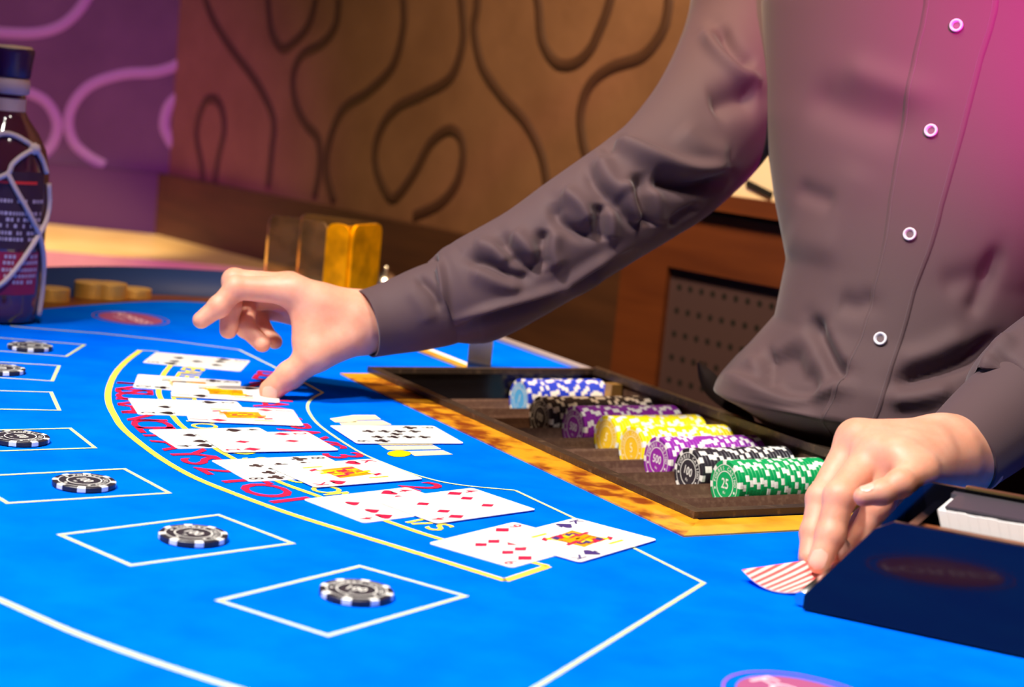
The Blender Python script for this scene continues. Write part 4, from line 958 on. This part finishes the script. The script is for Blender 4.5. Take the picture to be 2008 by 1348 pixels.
for z, t in zip(zz, THC):
    row = []
    for v, dz in ((-1.06, 0.0002), (-1.0, 0.0016), (-0.9, 0.0018), (-0.45, 0.0016), (0, 0.0017), (0.45, 0.0016), (0.9, 0.0018), (1.0, 0.0016), (1.06, 0.0002)):
        th = t + v * hw / 0.15; row.append(torso_at(z, th) + torso_out(z, th) * dz)
    rows.append(row)
mb = MB(); mb.grid(np.array(rows)); plk = mb.build('placket', m_shirt, shirt)
for v in (-0.88, 0.88):
    P = np.array([torso_at(z, t + v * hw / 0.15) + torso_out(z, t) * 0.0019 for z, t in zip(zz, THC)]); mb = MB(); mb.tube(P, 0.00028, 5); mb.build('stitch_line', m_stitch, shirt)
bz = []
for py in (52, 258, 461, 666, -150):
    Y = np.array([project(torso_at(z, t))[1] for z, t in zip(zz, THC)]); bz.append(float(np.interp(-py, -Y, zz)) if py > 0 else 0.46)
btn = None
for z in bz:
    t = float(np.interp(z, zz, THC)); c = torso_at(min(z, 0.5), t); e = 0.004
    du = torso_at(z + e, t) - torso_at(z - e, t); dv = torso_at(z, t + .03) - torso_at(z, t - .03); n = np.cross(du, dv); n /= np.linalg.norm(n)
    if n @ (CAMV - c) < 0: n = -n
    if btn is None:
        mb = MB(); mb.lathe([(0.0, 0.0002), (0.0032, 0.0002), (0.0036, 0.0016), (0.0046, 0.0024), (0.0054, 0.0018), (0.0056, 0.0), (0.0, -0.0002)], 28, (0, 0, 0))
        btn = mb.build('button', m_button, shirt, abs_=False); b = btn
        mb = MB()
        for sx in (-1, 1):
            for sy in (-1, 1): mb.lathe([(0.0006, 0.0003), (0.0, 0.0007)], 8, (sx * .0011, sy * .0011, 0))
        mb.lathe([(0.0030, 0.0004), (0.0, 0.00045)], 16, (0, 0, 0), 0)
        inner = mb.build('button_well', m_stitch, btn, abs_=False)
    else:
        b = btn.copy(); COL.objects.link(b); b.parent = shirt; w = inner.copy(); COL.objects.link(w); w.parent = b
    b.location = c + n * 0.0020 - wloc(shirt); b.rotation_mode = 'QUATERNION'; b.rotation_quaternion = Vector(n).to_track_quat('Z', 'Y')

# sleeves: lofts along pixel/depth stations
def sleeve(stations, n_long, n_rnd, strokes, name, mat_, par, flat=1.0):
    S_ = smooth_path([[*PX(a, b, d), r * d / F_PX] for a, b, d, r in stations], n_long); P, Rr = S_[:, :3], S_[:, 3]
    Tn = np.gradient(P, axis=0); Tn /= np.linalg.norm(Tn, axis=1)[:, None]; G = []
    for p, t, r in zip(P, Tn, Rr):
        v = CAMV - p; v = v - t * (v @ t); v /= np.linalg.norm(v); s = np.cross(t, v)
        G.append([p + r * (math.cos(a) * v * flat + math.sin(a) * s) for a in np.linspace(0, 2 * math.pi, n_rnd, endpoint=False)])
    G = np.array(G); return sculpt(G, strokes) if strokes else G
R_ST = [(866, 594, 1.470, 84), (905, 580, 1.474, 101), (950, 562, 1.478, 107), (1048, 507, 1.486, 107), (1130, 453, 1.494, 111), (1198, 408, 1.502, 113), (1262, 366, 1.520, 116), (1325, 318, 1.550, 121), (1400, 232, 1.598, 128), (1452, 130, 1.650, 128), (1478, 40, 1.68, 126), (1490, -70, 1.70, 124), (1500, -150, 1.71, 110)]
A_STR = [
 (Zs([(1345, 190), (1352, 290), (1385, 400), (1390, 440)], ZA), -0.0085, 16), (Zs([(1300, 230), (1315, 330), (1355, 430)], ZA), 0.008, 15), (Zs([(1410, 260), (1420, 350), (1430, 430)], ZA), 0.004, 16),
 (Zs([(1118, 160), (1150, 250), (1230, 330), (1310, 410), (1385, 440)], ZA), -0.0045, 12), (Zs([(1170, 130), (1220, 230), (1290, 300)], ZA), 0.006, 18),
 (Zs([(1168, 330), (1175, 420), (1190, 500)], ZA), -0.0085, 14), (Zs([(1215, 350), (1220, 430), (1215, 490)], ZA), 0.006, 16),
 (Zs([(970, 320), (990, 400), (1070, 455), (1165, 480)], ZA), -0.0065, 14), (Zs([(1010, 280), (1090, 340), (1145, 420)], ZA), 0.007, 18),
 (Zs([(935, 440), (920, 530), (935, 625)], ZA), -0.0085, 14), (Zs([(975, 440), (960, 540), (985, 620)], ZA), 0.005, 18),
 (Zs([(735, 460), (780, 545), (860, 600), (930, 630)], ZA), -0.0065, 14), (Zs([(790, 460), (850, 520), (900, 570)], ZA), 0.006, 18),
 (Zs([(570, 560), (690, 600), (790, 650), (900, 665)], ZA), -0.007, 13), (Zs([(600, 620), (720, 670), (840, 690)], ZA), 0.004, 20), (Zs([(620, 510), (720, 540), (780, 590)], ZA), 0.005, 16),
 (Zs([(530, 850), (700, 790), (900, 730), (1010, 690), (1150, 600), (1310, 515)], ZA), 0.006, 9), (Zs([(540, 880), (720, 825), (920, 765), (1040, 715), (1180, 630), (1320, 550)], ZA), -0.007, 11),
 (Zs([(470, 560), (490, 680), (495, 800), (520, 860)], ZA), 0.006, 9), (Zs([(420, 545), (450, 590), (440, 620)], ZA), -0.008, 9),
 (Zs([(1000, 690), (1040, 720), (1120, 700), (1200, 640)], ZA), 0.004, 12),
 (Zs([(1230, 70), (1300, 90), (1420, 140), (1540, 185), (1650, 190), (1740, 165)], ZA), 0.009, 17), (Zs([(1400, 210), (1500, 250), (1620, 250), (1740, 215)], ZA), -0.010, 18),
 (Zs([(1240, 90), (1200, 75), (1300, 40)], ZA), -0.006, 11), (Zs([(1480, 430), (1540, 380), (1620, 340)], ZA), -0.004, 9),
 (Zs([(160, 110), (210, 190), (290, 270), (370, 320)], ZB), 0.007, 16), (Zs([(200, 100), (260, 190), (340, 260)], ZB), -0.008, 16), (Zs([(180, 400), (260, 370), (360, 360)], ZB), -0.009, 30), (Zs([(60, 480), (150, 560), (250, 590)], ZB), 0.004, 24)]
G = sleeve(R_ST, 22, 150, A_STR, 'sleeve', m_shirt, shirt)
mb = MB(); mb.grid(G, 0, False, True); mb.build('sleeve', m_shirt, shirt)
def cuff(stations, strokes, th=0.0016):
    G = sleeve(stations, 14, 90, strokes, 'cuff', m_shirt, shirt); C = G.mean(1, keepdims=True); inn = C + (G - C) * 0.94
    mb = MB(); mb.grid(np.concatenate([G[::-1], inn]), 0, False, True); return mb.build('cuff', m_shirt, shirt)
cuff([(718, 636, 1.450, 68), (752, 628, 1.457, 71), (800, 615, 1.464, 78), (850, 600, 1.470, 84), (885, 590, 1.474, 84)],
     [(Zs([(370, 650), (440, 720), (480, 800)], ZA), -0.004, 9), (Zs([(330, 690), (400, 790), (430, 860)], ZA), 0.002, 16)])
# left arm: cuff, then the sleeve leaving the frame on the right
LC = [(1874, 897, 1.121, 90), (1902, 874, 1.134, 93), (1940, 842, 1.152, 99), (1990, 800, 1.172, 104)]
cuff(LC, [])
L_ST = [(1975, 812, 1.168, 101), (1998, 790, 1.178, 116), (2050, 745, 1.21, 125), (2150, 690, 1.26, 140), (2290, 610, 1.33, 160)]
LS_STR = [([(1925, 760), (1950, 700), (1990, 660)], 0.006, 14), ([(1945, 700), (1985, 720), (2010, 750)], -0.005, 10)]
G = sleeve(L_ST, 16, 110, LS_STR, 'sleeve', m_shirt, shirt)
le = G[-1].mean(0); C2 = [le + (l_sh - le) * t + np.array([0, 0.02, -0.03]) * math.sin(math.pi * t) for t in np.linspace(0, 1, 14)]
mb = MB(); mb.grid(G, 0, False, True); mb.tube(C2, np.linspace(0.066, 0.072, 14), 40); mb.build('sleeve', m_shirt, shirt)
# trousers and hair
mb = MB(); tz = np.linspace(-0.03, -0.20, 8)
mb.grid(np.array([[ring_pt(z, t, -0.004) for t in np.linspace(-math.pi, math.pi, 60, endpoint=False)] for z in tz]), 0, False, True)
pel = np.array([*(np.array([.37, 1.545]) - FD * .11), -0.10])
for s in (-1, 1): mb.tube([pel + np.array([*(FR * s * .085), q]) for q in (0.0, -0.1, -0.25, -0.4, -0.6, -0.79)], [.105, .105, .095, .08, .07, .065], 30)
tr = mb.build('trousers', m_trous, dealer)
mb = MB(); mb.lathe([(0.0, .128), (.04, .120), (.07, .09), (.084, .05), (.086, .02), (.083, -.02)], 32, (0, 0, 0)); 
mb.v[-1][:, 1] *= 1.2; mb.v[-1] = mb.v[-1] @ np.array([[FR[0], FR[1], 0], [FD[0], FD[1], 0], [0, 0, 1]]) + hd - np.array([*(FD * .018), 0]); mb.build('hair', m_hair, dealer)

# dark pointed flap of the apron tied at his side
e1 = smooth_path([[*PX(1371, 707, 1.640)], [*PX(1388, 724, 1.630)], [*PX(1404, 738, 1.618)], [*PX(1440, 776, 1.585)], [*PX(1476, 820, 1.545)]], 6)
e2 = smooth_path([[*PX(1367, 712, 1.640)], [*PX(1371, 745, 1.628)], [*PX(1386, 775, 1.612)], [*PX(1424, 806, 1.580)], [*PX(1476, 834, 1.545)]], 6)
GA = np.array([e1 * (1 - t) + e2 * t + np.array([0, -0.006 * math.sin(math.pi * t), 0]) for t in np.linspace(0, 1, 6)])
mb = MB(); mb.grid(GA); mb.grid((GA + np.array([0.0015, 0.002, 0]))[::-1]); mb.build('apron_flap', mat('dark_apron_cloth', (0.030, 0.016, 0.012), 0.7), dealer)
# ------------------------------------------------------------------ lift everything from table space to the room (floor at z = 0)
for o in list(SC.objects):
    if o.parent is None and o.type not in ('CAMERA', 'LIGHT'): o.location.z += TABLE_Z
